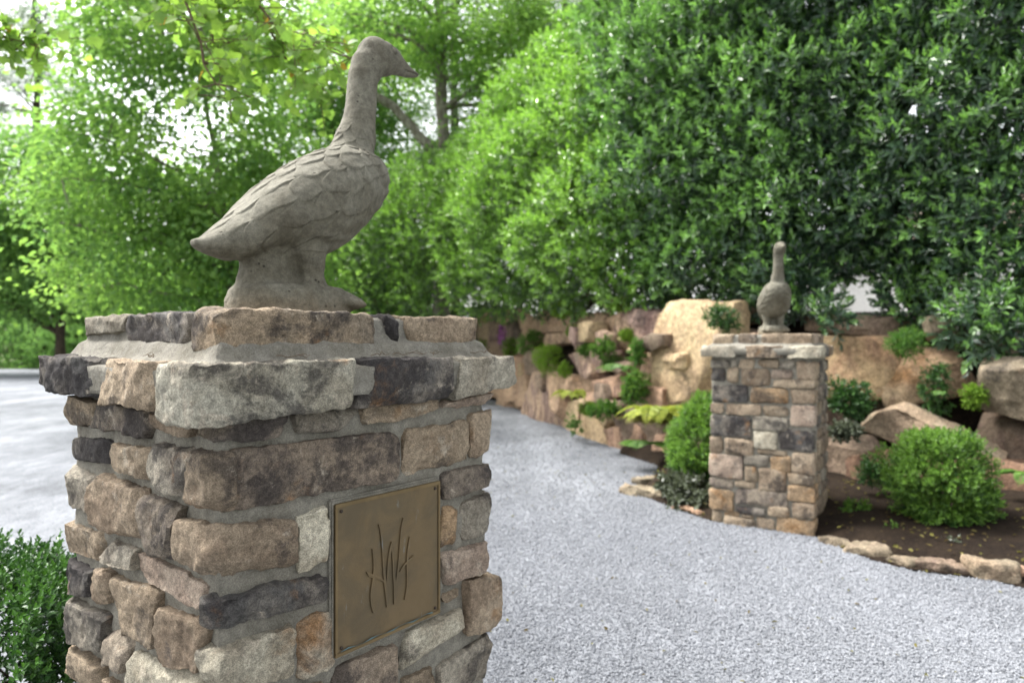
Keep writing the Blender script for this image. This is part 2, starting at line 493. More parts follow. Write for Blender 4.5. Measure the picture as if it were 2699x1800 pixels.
TOP_L = [('w', [(0.102, 1.4038), (-0.0431, 1.4018), (-0.0431, 1.3268), (0.0705, 1.337)]),
 ('d', [(0.4282, 1.4011), (0.1556, 1.4024), (0.1264, 1.3446), (0.4314, 1.3323)]),
 ('q', [(0.6866, 1.3991), (0.4445, 1.4024), (0.439, 1.3553), (0.6866, 1.3584)])]
PLAQUE = [(0.2535, 1.0124), (0.5567, 1.0163), (0.5524, 0.7046), (0.2631, 0.7012)]
BLADES = [[(0.3511, 0.9026, 0.001), (0.3554, 0.8845, 0.0026), (0.357, 0.8593, 0.0038), (0.3546, 0.8351, 0.0051), (0.3507, 0.8115, 0.007),
  (0.3515, 0.7865, 0.007), (0.3538, 0.7657, 0.0013)],
 [(0.3685, 0.9515, 0.001), (0.3754, 0.9328, 0.0026), (0.3786, 0.9038, 0.0029), (0.3815, 0.8717, 0.0032), (0.3843, 0.8364, 0.0041),
  (0.3876, 0.8134, 0.0048), (0.3909, 0.7935, 0.0045), (0.3917, 0.7664, 0.0013)],
 [(0.4054, 0.9055, 0.001), (0.4024, 0.8918, 0.0045), (0.3983, 0.8738, 0.0045), (0.395, 0.8493, 0.0038), (0.3929, 0.8277, 0.0029),
  (0.3909, 0.8109, 0.001)],
 [(0.4054, 0.9055, 0.001), (0.4083, 0.8841, 0.0038), (0.41, 0.8581, 0.0032), (0.4116, 0.829, 0.0041), (0.415, 0.8057, 0.0051),
  (0.4142, 0.7867, 0.0045), (0.4125, 0.7665, 0.0013)],
 [(0.4389, 0.9511, 0.0006), (0.4328, 0.9298, 0.0016), (0.4303, 0.9045, 0.0019), (0.4277, 0.8729, 0.0022), (0.4243, 0.8448, 0.0026),
  (0.4201, 0.8203, 0.0026), (0.4158, 0.8054, 0.0013)],
 [(0.4585, 0.9046, 0.001), (0.4537, 0.8796, 0.0029), (0.451, 0.8542, 0.0038), (0.4528, 0.8276, 0.0054), (0.4537, 0.8013, 0.0057),
  (0.4493, 0.783, 0.0038), (0.4432, 0.7669, 0.001)],
 [(0.3358, 0.8578, 0.001), (0.3444, 0.8484, 0.0051), (0.3594, 0.8413, 0.0045), (0.3734, 0.8337, 0.0038), (0.3835, 0.8234, 0.0016)],
 [(0.4705, 0.8591, 0.001), (0.4554, 0.8514, 0.0029), (0.4423, 0.845, 0.0029), (0.4294, 0.8332, 0.0013)]]
SCREWS = [(0.2668, 1.0016), (0.544, 1.0041), (0.5377, 0.72), (0.2643, 0.7131)]
FRONT2 = [('g', [(0.7088, 1.1988), (0.5709, 1.201), (0.5709, 1.1379), (0.7088, 1.1348)]),
 ('g', [(0.5562, 1.1937), (0.518, 1.1943), (0.518, 1.1391), (0.5562, 1.1382)]),
 ('t', [(0.5107, 1.2019), (0.3998, 1.2037), (0.3998, 1.1373), (0.5107, 1.1348)]),
 ('t', [(0.3714, 1.1968), (0.2348, 1.1991), (0.2348, 1.1455), (0.3714, 1.1424)]),
 ('g', [(0.2252, 1.1992), (0.1262, 1.2009), (0.1262, 1.1436), (0.2252, 1.1413)]),
 ('b', [(0.1128, 1.1939), (-0.0111, 1.1961), (-0.0111, 1.0721), (0.1128, 1.0682)]),
 ('d', [(0.7058, 1.1303), (0.6035, 1.1326), (0.6035, 1.0377), (0.7058, 1.0343)]),
 ('t', [(0.5887, 1.1405), (0.5078, 1.1423), (0.5078, 1.0304), (0.5887, 1.0277)]),
 ('b', [(0.4889, 1.1308), (0.2873, 1.1355), (0.2873, 1.019), (0.4889, 1.0117)]),
 ('k', [(0.2803, 1.1328), (0.1303, 1.1364), (0.1303, 1.072), (0.2803, 1.0673)]),
 ('t', [(0.2734, 1.0573), (-0.0111, 1.0665), (-0.0111, 1.013), (0.2734, 1.0021)]),
 ('d', [(0.6966, 1.0042), (0.4398, 1.0135), (0.4398, 0.8921), (0.6966, 0.8794)]),
 ('o', [(0.4212, 0.9964), (0.1666, 1.0062), (0.1666, 0.8984), (0.4212, 0.8856)]),
 ('b', [(0.1504, 0.9996), (-0.0176, 1.0062), (-0.0176, 0.9034), (0.1504, 0.8949)]),
 ('b', [(0.7118, 0.871), (0.6125, 0.876), (0.6125, 0.8051), (0.7118, 0.7994)]),
 ('b', [(0.5961, 0.8693), (0.3516, 0.8818), (0.3516, 0.8055), (0.5961, 0.791)]),
 ('t', [(0.3362, 0.8752), (0.1666, 0.884), (0.1666, 0.805), (0.3362, 0.7947)]),
 ('k', [(0.1531, 0.8775), (-0.0111, 0.8862), (-0.0111, 0.7481), (0.1531, 0.7369)]),
 ('d', [(0.7164, 0.7869), (0.4169, 0.8046), (0.4169, 0.645), (0.7164, 0.6222)]),
 ('g', [(0.4069, 0.7904), (0.168, 0.8049), (0.168, 0.7114), (0.4069, 0.6945)]),
 ('p', [(0.3998, 0.6876), (0.243, 0.6989), (0.243, 0.5757), (0.3998, 0.5623)]),
 ('d', [(0.2252, 0.7074), (0.0085, 0.7228), (0.0085, 0.5816), (0.2252, 0.5627)]),
 ('b', [(0.7164, 0.6268), (0.6184, 0.6342), (0.6184, 0.5104), (0.7164, 0.5017)]),
 ('b', [(0.6065, 0.62), (0.3998, 0.636), (0.3998, 0.5181), (0.6065, 0.4994)]),
 ('t', [(0.3785, 0.5568), (0.1639, 0.5752), (0.1639, 0.5321), (0.3785, 0.5126)]),
 ('k', [(0.724, 0.4888), (0.4759, 0.5112), (0.4759, 0.3447), (0.724, 0.3179)]),
 ('g', [(0.4686, 0.5119), (0.297, 0.5273), (0.297, 0.4471), (0.4686, 0.4302)]),
 ('o', [(0.2873, 0.5136), (0.1504, 0.5262), (0.1504, 0.4186), (0.2873, 0.4044)]),
 ('b', [(0.1477, 0.5551), (-0.0137, 0.5694), (-0.0137, 0.4258), (0.1477, 0.4088)]),
 ('t', [(0.46, 0.431), (0.3714, 0.4398), (0.3714, 0.3339), (0.46, 0.3242)]),
 ('b', [(0.3686, 0.4283), (0.1815, 0.447), (0.1815, 0.2757), (0.3686, 0.2534)]),
 ('t', [(0.1748, 0.4017), (0.0046, 0.4196), (0.0046, 0.3462), (0.1748, 0.3269)]),
 ('n', [(0.7164, 0.3142), (0.5444, 0.3328), (0.5444, 0.2579), (0.7164, 0.2379)]),
 ('t', [(0.5327, 0.3191), (0.3898, 0.3349), (0.3898, 0.2818), (0.5327, 0.2653)]),
 ('o', [(0.7195, 0.233), (0.5444, 0.2535), (0.5444, 0.1052), (0.7195, 0.082)]),
 ('n', [(0.5297, 0.2537), (0.1639, 0.2965), (0.1639, 0.1844), (0.5297, 0.137)]),
 ('o', [(0.1734, 0.3184), (-0.0137, 0.3398), (-0.0137, 0.2314), (0.1734, 0.2077)]),
 ('d', [(0.5297, 0.1311), (0.3151, 0.159), (0.3151, 0.0918), (0.5297, 0.0623)]),
 ('t', [(0.3012, 0.1579), (0.1612, 0.1762), (0.1612, 0.1072), (0.3012, 0.0879)]),
 ('b', [(0.1437, 0.2071), (-0.0111, 0.2268), (-0.0111, 0.1226), (0.1437, 0.1011)]),
 ('t', [(0.7012, 0.0783), (0.6229, 0.0887), (0.6229, 0.0042), (0.7012, -0.007)]),
 ('o', [(0.611, 0.0888), (0.5035, 0.1032), (0.5035, 0.0614), (0.611, 0.0466)]),
 ('t', [(0.4889, 0.0902), (0.4041, 0.1017), (0.4041, 0.0604), (0.4889, 0.0486)]),
 ('t', [(0.611, 0.0406), (0.3927, 0.0708), (0.3927, -0.0073), (0.611, -0.0394)]),
 ('b', [(0.3856, 0.0689), (0.2568, 0.0868), (0.2568, 0.0011), (0.3856, -0.018)]),
 ('o', [(0.243, 0.08), (-0.0137, 0.1159), (-0.0137, -0.0151), (0.243, -0.0548)])]
CAP2 = [('q', 0.7684, 0.521), ('b', 0.4433, 0.2123), ('p', 0.1584, -0.0344), ('d', -0.1069, -0.1633)]
TOP2 = [('t', 0.684, 0.542), ('m', 0.5156, 0.3928), ('b', 0.3545, 0.0469), ('k', 0.0311, -0.0769)]
Z2 = [1.3836, 1.3039, 1.2929, 1.2142, -0.0088]
BODY = [(-0.2506, 0.1664, 0.1588), (-0.2313, 0.1738, 0.1455), (-0.2072, 0.1922, 0.1375), (-0.1824, 0.2128, 0.1329), (-0.1547, 0.2366, 0.1275),
 (-0.1164, 0.2761, 0.1377), (-0.0818, 0.3102, 0.1524), (-0.0302, 0.356, 0.1598), (0.024, 0.3964, 0.1506), (0.081, 0.43, 0.1559),
 (0.1287, 0.4524, 0.1781), (0.1722, 0.4619, 0.2083), (0.224, 0.4627, 0.2564), (0.2644, 0.4472, 0.2966), (0.2886, 0.4223, 0.3299),
 (0.3026, 0.3949, 0.354)]
NECK = [(0.1722, 0.3843, 0.0719), (0.1927, 0.4273, 0.0633), (0.2069, 0.4643, 0.0556), (0.2174, 0.4956, 0.0479), (0.224, 0.5236, 0.0431),
 (0.2307, 0.5543, 0.0393), (0.2347, 0.5872, 0.0374), (0.2373, 0.6252, 0.0364), (0.2427, 0.664, 0.0369), (0.2576, 0.6979, 0.0412),
 (0.2851, 0.7308, 0.0494), (0.3189, 0.7383, 0.0479), (0.3515, 0.7409, 0.0398), (0.3812, 0.7356, 0.0273), (0.4093, 0.7294, 0.0182),
 (0.4342, 0.7289, 0.012), (0.4547, 0.7316, 0.0058)]
G_eye = (0.3582, 0.7765)
G_mouth0 = (0.3715, 0.718)
G_mouth1 = (0.4563, 0.7332)
G_legtop = (0.024, 0.187)
G_legbot = (0.0267, 0.0902)
G_toe = (0.1914, 0.0409)
G_basef = (0.1978, 0.028)
G_baseb = (-0.1709, 0.02)
G_supt = (-0.1405, 0.1287)
G_sup2 = (-0.0035, 0.1314)
G_nb = (0.1914, 0.4609)
G_tl = (-0.2072, 0.19)
G_heel = (0.0074, 0.0745)
BOULDERS = [('y', [(1.562, 7.763, 1.79), (2.084, 6.959, 1.773), (2.084, 6.772, 0.674), (1.529, 7.6, 0.416)], 0.6),
 ('y', [(1.487, 7.926, 1.508), (1.745, 7.459, 1.586), (1.741, 7.333, 0.741), (1.505, 7.797, 0.974)], 0.5),
 ('u', [(1.236, 8.9, 1.802), (1.612, 7.996, 1.7), (1.573, 8.018, 1.311), (1.195, 8.959, 1.381)], 0.5),
 ('n', [(1.102, 9.443, 1.886), (1.343, 8.705, 1.868), (1.28, 8.89, 1.731), (1.09, 9.45, 1.716)], 0.4),
 ('t', [(0.681, 10.721, 1.749), (1.075, 9.429, 1.74), (1.118, 9.253, 1.372), (0.75, 10.454, 1.331)], 0.6),
 ('t', [(0.313, 12.391, 1.863), (0.651, 10.838, 1.927), (0.672, 10.707, 1.458), (0.349, 12.185, 1.405)], 0.6),
 ('n', [(0.462, 12.028, 2.107), (0.847, 10.497, 2.098), (0.868, 10.399, 1.874), (0.502, 11.823, 1.913)], 0.5),
 ('t', [(1.067, 9.332, 1.646), (1.239, 8.83, 1.704), (1.242, 8.767, 1.384), (1.034, 9.378, 1.347)], 0.4),
 ('u', [(0.704, 10.413, 1.324), (0.948, 9.579, 1.406), (1.136, 8.994, 1.353), (0.793, 10.102, 1.17)], 0.5),
 ('t', [(1.075, 9.175, 1.369), (1.379, 8.289, 1.379), (1.376, 8.272, 1.229), (1.154, 8.911, 1.17)], 0.4),
 ('t', [(0.369, 11.993, 1.433), (0.721, 10.439, 1.452), (0.777, 10.237, 1.293), (0.411, 11.784, 1.219)], 0.5),
 ('u', [(0.716, 10.29, 1.153), (1.141, 8.891, 1.229), (1.17, 8.75, 0.939), (0.812, 9.915, 0.774)], 0.5),
 ('y', [(1.298, 8.454, 1.296), (1.514, 8.008, 1.343), (1.53, 7.923, 1.035), (1.278, 8.476, 1.024)], 0.5),
 ('k', [(0.972, 9.258, 0.903), (1.389, 8.078, 1.005), (1.438, 7.925, 0.698), (1.034, 9.023, 0.5)], 0.5),
 ('t', [(0.594, 10.683, 0.762), (0.798, 9.95, 0.858), (0.836, 9.766, 0.547), (0.581, 10.703, 0.418)], 0.4),
 ('u', [(0.286, 12.023, 0.737), (0.541, 10.881, 0.901), (0.624, 10.29, -0.005), (0.094, 12.709, 0.012)], 0.4),
 ('t', [(0.478, 11.146, 0.794), (0.664, 10.26, 0.909), (0.637, 10.269, 0.373), (0.557, 10.622, -0.03)], 0.3),
 ('y', [(0.53, 10.791, 0.323), (0.923, 9.262, 0.566), (1.182, 8.329, 0.036), (0.492, 10.935, -0.109)], 0.5),
 ('k', [(1.063, 8.779, 0.203), (1.352, 7.941, 0.368), (1.384, 7.814, -0.035), (1.077, 8.701, -0.047)], 0.4),
 ('k', [(1.317, 8.005, 0.311), (1.59, 7.396, 0.313), (1.605, 7.326, -0.024), (1.327, 7.934, -0.038)], 0.4),
 ('n', [(0.188, 12.545, 1.109), (0.385, 11.758, 1.206), (0.398, 11.647, 0.786), (0.204, 12.427, 0.662)], 0.4),
 ('u', [(-0.926, 15.821, 1.697), (-0.232, 14.294, 1.793), (-0.19, 14.103, 1.316), (-0.923, 15.768, 1.247)], 0.6),
 ('n', [(-0.283, 14.403, 1.702), (0.065, 13.19, 1.764), (0.083, 13.058, 1.215), (-0.302, 14.4, 1.1)], 0.5),
 ('t', [(-1.022, 16.208, 2.088), (-0.614, 15.435, 2.138), (-0.59, 15.342, 1.728), (-0.994, 16.121, 1.68)], 0.5),
 ('t', [(-0.602, 15.35, 2.007), (-0.051, 13.848, 2.02), (-0.013, 13.674, 1.688), (-0.578, 15.266, 1.685)], 0.5),
 ('u', [(-0.779, 15.402, 1.289), (-0.253, 14.223, 1.373), (-0.211, 14.029, 0.885), (-0.799, 15.39, 0.797)], 0.5),
 ('t', [(-0.078, 13.76, 1.717), (0.238, 12.565, 1.79), (0.253, 12.447, 1.301), (-0.058, 13.637, 1.24)], 0.5),
 ('k', [(-0.304, 14.315, 1.116), (0.179, 12.569, 1.249), (0.21, 12.375, 0.7), (-0.344, 14.351, 0.457)], 0.5),
 ('t', [(-0.549, 14.786, 0.534), (0.152, 12.592, 0.69), (0.183, 12.413, 0.328), (-0.504, 14.652, 0.195)], 0.5),
 ('t', [(-0.353, 14.28, 0.246), (-0.02, 13.178, 0.386), (0.033, 12.946, 0.151), (-0.373, 14.302, 0.045)], 0.3),
 ('t', [(-1.094, 15.878, 0.787), (-0.301, 14.284, 0.923), (-0.321, 14.275, 0.288), (-1.064, 15.76, 0.133)], 0.5),
 ('t', [(-0.15, 13.72, 0.582), (0.234, 12.262, 0.715), (0.263, 12.077, 0.195), (-0.111, 13.529, 0.122)], 0.4),
 ('n', [(1.213, 8.595, 0.671), (1.569, 7.747, 0.765), (1.594, 7.611, 0.325), (1.222, 8.495, 0.283)], 0.5),
 ('n', [(1.543, 7.824, 0.617), (2.094, 6.986, 0.72), (2.071, 6.91, 0.078), (1.566, 7.673, 0.044)], 0.5),
 ('n', [(2.926, 7.073, 1.661), (3.802, 6.431, 1.57), (3.622, 6.518, 1.337), (2.937, 7.029, 1.424)], 0.6),
 ('g', [(3.743, 6.261, 1.549), (3.94, 6.141, 1.58), (4.099, 6.005, 1.382), (3.773, 6.21, 1.323)], 0.5),
 ('g', [(3.982, 6.318, 1.538), (4.523, 5.952, 1.465), (4.502, 5.925, 1.196), (4.024, 6.251, 1.253)], 0.5),
 ('n', [(2.407, 7.642, 1.74), (2.711, 7.335, 1.704), (2.703, 7.313, 1.495), (2.422, 7.59, 1.516)], 0.5),
 ('w', [(2.327, 7.269, 1.392), (3.471, 6.284, 1.386), (3.554, 6.131, 0.767), (2.339, 7.153, 0.77)], 0.7),
 ('x', [(3.365, 6.377, 1.347), (3.907, 6.005, 1.285), (4.032, 5.854, 0.879), (3.391, 6.263, 0.694)], 0.6),
 ('g', [(3.762, 5.475, 1.227), (4.162, 5.173, 1.18), (4.135, 5.096, 0.65), (3.682, 5.457, 0.772)], 0.7),
 ('h', [(2.994, 5.94, 0.569), (3.247, 5.799, 0.858), (3.902, 5.242, 0.606), (3.742, 5.321, 0.299)], 0.6),
 ('n', [(2.133, 6.654, 0.447), (3.002, 5.788, 0.525), (3.234, 5.51, -0.202), (2.145, 6.551, -0.45)], 0.5),
 ('s', [(2.773, 5.761, 0.355), (3.159, 5.475, 0.462), (3.152, 5.399, -0.157), (2.768, 5.71, -0.231)], 0.4),
 ('s', [(3.204, 5.746, 0.344), (3.959, 5.192, 0.549), (3.93, 5.108, -0.219), (3.179, 5.701, -0.362)], 0.5),
 ('n', [(2.399, 7.437, 0.773), (3.349, 6.607, 0.723), (3.223, 6.626, 0.306), (2.415, 7.332, 0.246)], 0.4),
 ('n', [(3.873, 5.768, 0.761), (4.357, 5.415, 0.647), (4.321, 5.37, 0.242), (3.902, 5.667, 0.279)], 0.5),
 ('g', [(3.334, 6.705, 0.891), (3.857, 6.359, 0.805), (3.774, 6.365, 0.494), (3.329, 6.649, 0.456)], 0.4),
 ('n', [(3.314, 5.975, 0.486), (3.724, 5.668, 0.412), (3.701, 5.633, 0.104), (3.317, 5.908, 0.085)], 0.4),
 ('t', [(0.231, 12.741, 1.713), (0.436, 11.923, 1.772), (0.462, 11.756, 1.382), (0.255, 12.604, 1.314)], 0.4),
 ('k', [(0.925, 9.469, 0.593), (1.089, 8.956, 0.665), (1.116, 8.834, 0.428), (0.945, 9.345, 0.323)], 0.4),
 ('t', [(0.788, 10.063, 0.794), (1.012, 9.278, 0.889), (1.032, 9.181, 0.626), (0.818, 9.922, 0.533)], 0.4),
 ('t', [(1.399, 8.339, 1.091), (1.563, 8.011, 1.129), (1.572, 7.918, 0.691), (1.412, 8.248, 0.663)], 0.4),
 ('n', [(2.185, 7.404, 1.465), (2.393, 7.121, 1.485), (2.385, 7.026, 0.775), (2.16, 7.322, 0.725)], 0.5)]
HEDGE_FAR = [(-5.06, 18.0, 2.82, 1.2), (-3.792, 17.2, 3.468, 1.45), (-2.538, 16.2, 3.759, 1.55), (-1.921, 15.8, 4.859, 0.85), (-1.314, 15.2, 3.853, 1.45),
 (-2.954, 16.8, 2.508, 1.25), (-1.577, 15.4, 2.559, 1.15), (-4.493, 17.8, 2.35, 1.0), (-0.884, 15.3, 4.553, 0.9)]
HEDGE_MID = [(-0.359, 13.9, 3.905, 1.4), (-0.218, 13.4, 2.787, 1.05), (0.328, 13.0, 4.735, 1.2), (0.456, 12.0, 3.632, 1.45), (0.578, 11.4, 2.645, 0.95),
 (0.953, 12.0, 5.24, 1.2), (1.155, 11.0, 4.074, 1.35), (1.234, 10.2, 2.867, 1.15), (1.605, 11.2, 5.624, 1.15), (1.787, 10.2, 4.461, 1.35),
 (1.725, 9.5, 3.157, 1.2), (1.691, 9.0, 2.344, 0.7)]
HEDGE_BIG = [(2.262, 10.0, 5.613, 1.3), (2.326, 10.0, 6.825, 1.2), (2.438, 9.0, 4.383, 1.35), (2.301, 8.7, 3.282, 1.15), (2.378, 8.2, 2.334, 0.72),
 (2.11, 8.6, 2.272, 0.6), (3.043, 8.6, 5.291, 1.35), (3.111, 8.2, 3.851, 1.25), (3.098, 7.9, 2.802, 0.95), (3.127, 9.0, 6.508, 1.3)]
HEDGE_DARK = [(3.903, 8.0, 5.016, 1.3), (3.904, 7.7, 3.846, 1.15), (3.611, 7.5, 2.92, 0.85), (4.508, 7.4, 4.599, 1.2), (4.353, 7.0, 3.485, 1.05),
 (4.203, 6.9, 2.662, 0.7), (4.863, 6.6, 4.206, 1.1), (4.797, 6.4, 3.18, 0.95), (4.601, 6.3, 2.427, 0.7), (4.416, 6.1, 1.887, 0.45),
 (4.086, 5.85, 1.473, 0.26), (4.236, 5.7, 1.343, 0.22), (2.909, 7.3, 1.993, 0.33), (3.398, 7.4, 2.261, 0.4), (4.027, 6.9, 2.046, 0.3),
 (3.884, 8.4, 6.164, 1.3), (4.851, 7.8, 5.77, 1.2), (5.381, 7.0, 5.272, 1.1), (3.073, 6.6, 1.552, 0.1), (2.738, 7.6, 1.922, 0.3),
 (4.004, 6.75, 1.729, 0.27), (4.172, 6.35, 1.646, 0.25), (3.101, 7.1, 1.749, 0.2), (4.209, 6.7, 1.94, 0.26)]
EDGE = [(-0.326, 14.391), (0.192, 12.299), (0.616, 10.22), (0.957, 9.118), (1.26, 8.074), (1.557, 7.295), (1.36, 6.57), (1.093, 5.976), (1.296, 5.424),
 (1.478, 5.073), (2.071, 4.66), (2.195, 4.172), (2.346, 3.976), (2.677, 3.832), (2.774, 3.698)]
WALLBASE = [(-1.904, 17.0), (-0.945, 15.5), (-0.322, 14.2), (0.192, 12.3), (0.621, 10.3), (0.955, 9.1), (1.264, 8.1), (1.58, 7.4), (1.883, 6.95), (2.176, 6.5),
 (2.728, 5.9), (3.245, 5.5), (3.788, 5.05), (4.273, 4.7)]

# ------------------------------------------------------------------ shapes
_cube_cache = {}
def cube_lattice(nx, ny, nz):
    key = (nx, ny, nz)
    if key in _cube_cache:
        return _cube_cache[key]
    I, J, K = np.meshgrid(np.arange(nx + 1), np.arange(ny + 1), np.arange(nz + 1), indexing='ij')
    surf = (I == 0) | (I == nx) | (J == 0) | (J == ny) | (K == 0) | (K == nz)
    idx = -np.ones(I.shape, np.int64)
    idx[surf] = np.arange(surf.sum())
    pts = np.stack([I[surf] / nx, J[surf] / ny, K[surf] / nz], 1) * 2 - 1
    q = []
    def grid(a, flip):
        f = np.stack([a[:-1, :-1], a[1:, :-1], a[1:, 1:], a[:-1, 1:]], -1).reshape(-1, 4)
        q.append(f[:, ::-1] if flip else f)
    grid(idx[0], True); grid(idx[nx], False)
    grid(idx[:, 0], False); grid(idx[:, ny], True)
    grid(idx[:, :, 0], True); grid(idx[:, :, nz], False)
    _cube_cache[key] = (pts, np.concatenate(q))
    return _cube_cache[key]

def block(name, c8, seg, rad, seed, amp=.006, freq=14, cuts=5, cut_depth=.02, front=None, sharp=42):
    """uneven stone: hexahedron c8[ix][iy][iz] with rounded, chipped, noisy surface"""
    rng = np.random.default_rng(seed)
    c8 = np.asarray(c8, float)
    hx = np.linalg.norm(c8[1].mean((0, 1)) - c8[0].mean((0, 1))) / 2
    hy = np.linalg.norm(c8[:, 1].mean((0, 1)) - c8[:, 0].mean((0, 1))) / 2
    hz = np.linalg.norm(c8[:, :, 1].mean((0, 1)) - c8[:, :, 0].mean((0, 1))) / 2
    h = np.array([hx, hy, hz])
    n = np.clip(np.ceil(2 * h / seg), 3, 44).astype(int)
    q, f = cube_lattice(*n)
    m = q * h
    r = min(rad, h.min() * .9)
    inner = np.clip(m, -(h - r), h - r)
    d = unit(m - inner)
    m = inner + d * r
    w = (m / h + 1) / 2
    p = 0
    for i in (0, 1):
        for j in (0, 1):
            for k in (0, 1):
                ww = (w[:, 0] if i else 1 - w[:, 0]) * (w[:, 1] if j else 1 - w[:, 1]) * (w[:, 2] if k else 1 - w[:, 2])
                p = p + ww[:, None] * c8[i, j, k]
    c = p.mean(0)
    ex = unit(c8[1].mean((0, 1)) - c8[0].mean((0, 1)))
    ey = unit(c8[:, 1].mean((0, 1)) - c8[:, 0].mean((0, 1)))
    ez = unit(c8[:, :, 1].mean((0, 1)) - c8[:, :, 0].mean((0, 1)))
    nrm = unit(d[:, :1] * ex + d[:, 1:2] * ey + d[:, 2:] * ez)
    off = rng.uniform(-50, 50, 3)
    # chips: shallow slanted planes taken off the outer edges
    for _ in range(cuts):
        s = rng.normal(size=3)
        if front is not None:
            s = s * .55 + np.asarray(front) * rng.uniform(.3, 1.2)
        s = unit(s)
        t = (p - c) @ s
        lim = t.max() - rng.uniform(.25, 1.0) * cut_depth
        over = np.maximum(0, t - lim)
        wob = fbm(p * freq * 1.5 + off + 9, 2) * cut_depth * .25
        p = p - (np.maximum(0, over + np.where(over > 0, wob, 0)) * .92)[:, None] * s
    p = p + nrm * ((fbm(p * freq + off, 4, .5) * amp * 1.6 + perlin(p * freq * .35 + off) * amp * 1.2))[:, None]
    p = p + nrm * (fbm(p * freq * 3.6 + off, 3, .6) * amp * 1.0)[:, None]
    # broken ledges
    led = fbm(p * freq * .8 + off + 31, 2)
    p = p - nrm * (np.clip((led - .12) * 6, 0, 1) * amp * .8)[:, None]
    me = mesh_np(name, p, quads=f)
    me.set_sharp_from_angle(angle=R(sharp))
    return me

def tube(pts, radii, sides=7):
    pts = np.asarray(pts, float); radii = np.asarray(radii, float)
    n = len(pts)
    tan = unit(np.gradient(pts, axis=0))
    ref = np.array([0, 0, 1.0]) if abs(tan[0, 2]) < .9 else np.array([1.0, 0, 0])
    a = unit(np.cross(tan, ref)); b = np.cross(tan, a)
    th = np.arange(sides) * 2 * np.pi / sides
    v = pts[:, None] + radii[:, None, None] * (np.cos(th)[None, :, None] * a[:, None] + np.sin(th)[None, :, None] * b[:, None])
    v = v.reshape(-1, 3)
    i = np.arange(n - 1)[:, None] * sides; j = np.arange(sides)[None]
    j2 = (j + 1) % sides
    q = np.stack([i + j, i + j2, i + sides + j2, i + sides + j], -1).reshape(-1, 4)
    return v, q

def join_tubes(ts):
    V, Q, o = [], [], 0
    for v, q in ts:
        V.append(v); Q.append(q + o); o += len(v)
    return np.concatenate(V), np.concatenate(Q)

def curve_pts(a, b, rng, n=8, wob=.08, sag=0.0):
    a = np.asarray(a, float); b = np.asarray(b, float)
    t = np.linspace(0, 1, n)[:, None]
    L = np.linalg.norm(b - a)
    p = a + (b - a) * t
    w = np.cumsum(rng.normal(size=(n, 3)), 0) * wob * L / n
    w -= w[-1] * t
    p = p + w * 1.0
    p[:, 2] += (sag * L * (t * (1 - t)) * 4)[:, 0]
    return p

def leaves(name, pos, d, nrm, ln, wd, tint, mat, parent=None, fold=.18, **kw):
    """many small folded leaf blades as one mesh: 6 verts, 2 quads each"""
    pos = np.asarray(pos, float); n = len(pos)
    d = unit(d); nrm = unit(nrm - (nrm * d).sum(1, keepdims=True) * d)
    s = np.cross(d, nrm)
    ln = np.broadcast_to(ln, n)[:, None]; wd = np.broadcast_to(wd, n)[:, None]
    def P(u, v, up):
        return pos + d * ln * u + s * wd * v + nrm * wd * up
    curl = -.25
    V = np.stack([P(0, 0, 0), P(.30, .46, fold), P(.72, .40, fold + curl * .3), P(1, 0, curl),
                  P(.72, -.40, fold + curl * .3), P(.30, -.46, fold)], 1).reshape(-1, 3)
    b = np.arange(n)[:, None] * 6
    Q = np.concatenate([b + np.array([[0, 1, 2, 3]]), b + np.array([[0, 3, 4, 5]])])
    me = mesh_np(name, V, quads=Q, smooth=False, attr={'tint': np.repeat(tint, 6)})
    return add(name, me, mat, parent, **kw)

_lobes = [(0, 0), (.02, .10), (-.06, .30), (.16, .26), (.26, .50), (.40, .30), (.52, .44), (.62, .24), (.78, .20), (1.0, 0)]
def maple_leaves(name, pos, d, nrm, ln, tint, mat, parent=None, **kw):
    pos = np.asarray(pos, float); n = len(pos)
    d = unit(d); nrm = unit(nrm - (nrm * d).sum(1, keepdims=True) * d)
    s = np.cross(d, nrm); ln = np.broadcast_to(ln, n)[:, None]
    prof = [(u, v) for u, v in _lobes] + [(u, -v) for u, v in _lobes[-2:0:-1]]
    m = len(prof)
    V = [pos + d * ln * .4]
    for u, v in prof:
        V.append(pos + d * ln * u + s * ln * v * 1.15 + nrm * ln * (.16 * abs(v) - .10 * u * u))
    V = np.stack(V, 1).reshape(-1, 3)
    b = np.arange(n)[:, None] * (m + 1)
    T = np.concatenate([b + np.array([[0, 1 + k, 1 + (k + 1) % m]]) for k in range(m)])
    me = mesh_np(name, V, tris=T, smooth=False, attr={'tint': np.repeat(tint, m + 1)})
    return add(name, me, mat, parent, **kw)

def loft_rings(rings):
    """closed loft of equal-length rings with end caps (fans)"""
    rings = np.asarray(rings, float)
    n, m, _ = rings.shape
    V = rings.reshape(-1, 3)
    i = np.arange(n - 1)[:, None] * m; j = np.arange(m)[None]; j2 = (j + 1) % m
    Q = np.stack([i + j, i + j2, i + m + j2, i + m + j], -1).reshape(-1, 4)
    V = np.concatenate([V, rings[0].mean(0)[None], rings[-1].mean(0)[None]])
    a, b = n * m, n * m + 1
    jj = np.arange(m); jn = (jj + 1) % m
    T = np.concatenate([np.stack([np.full(m, a), jn, jj], 1), np.stack([np.full(m, b), (n - 1) * m + jj, (n - 1) * m + jn], 1)])
    return V, Q, T

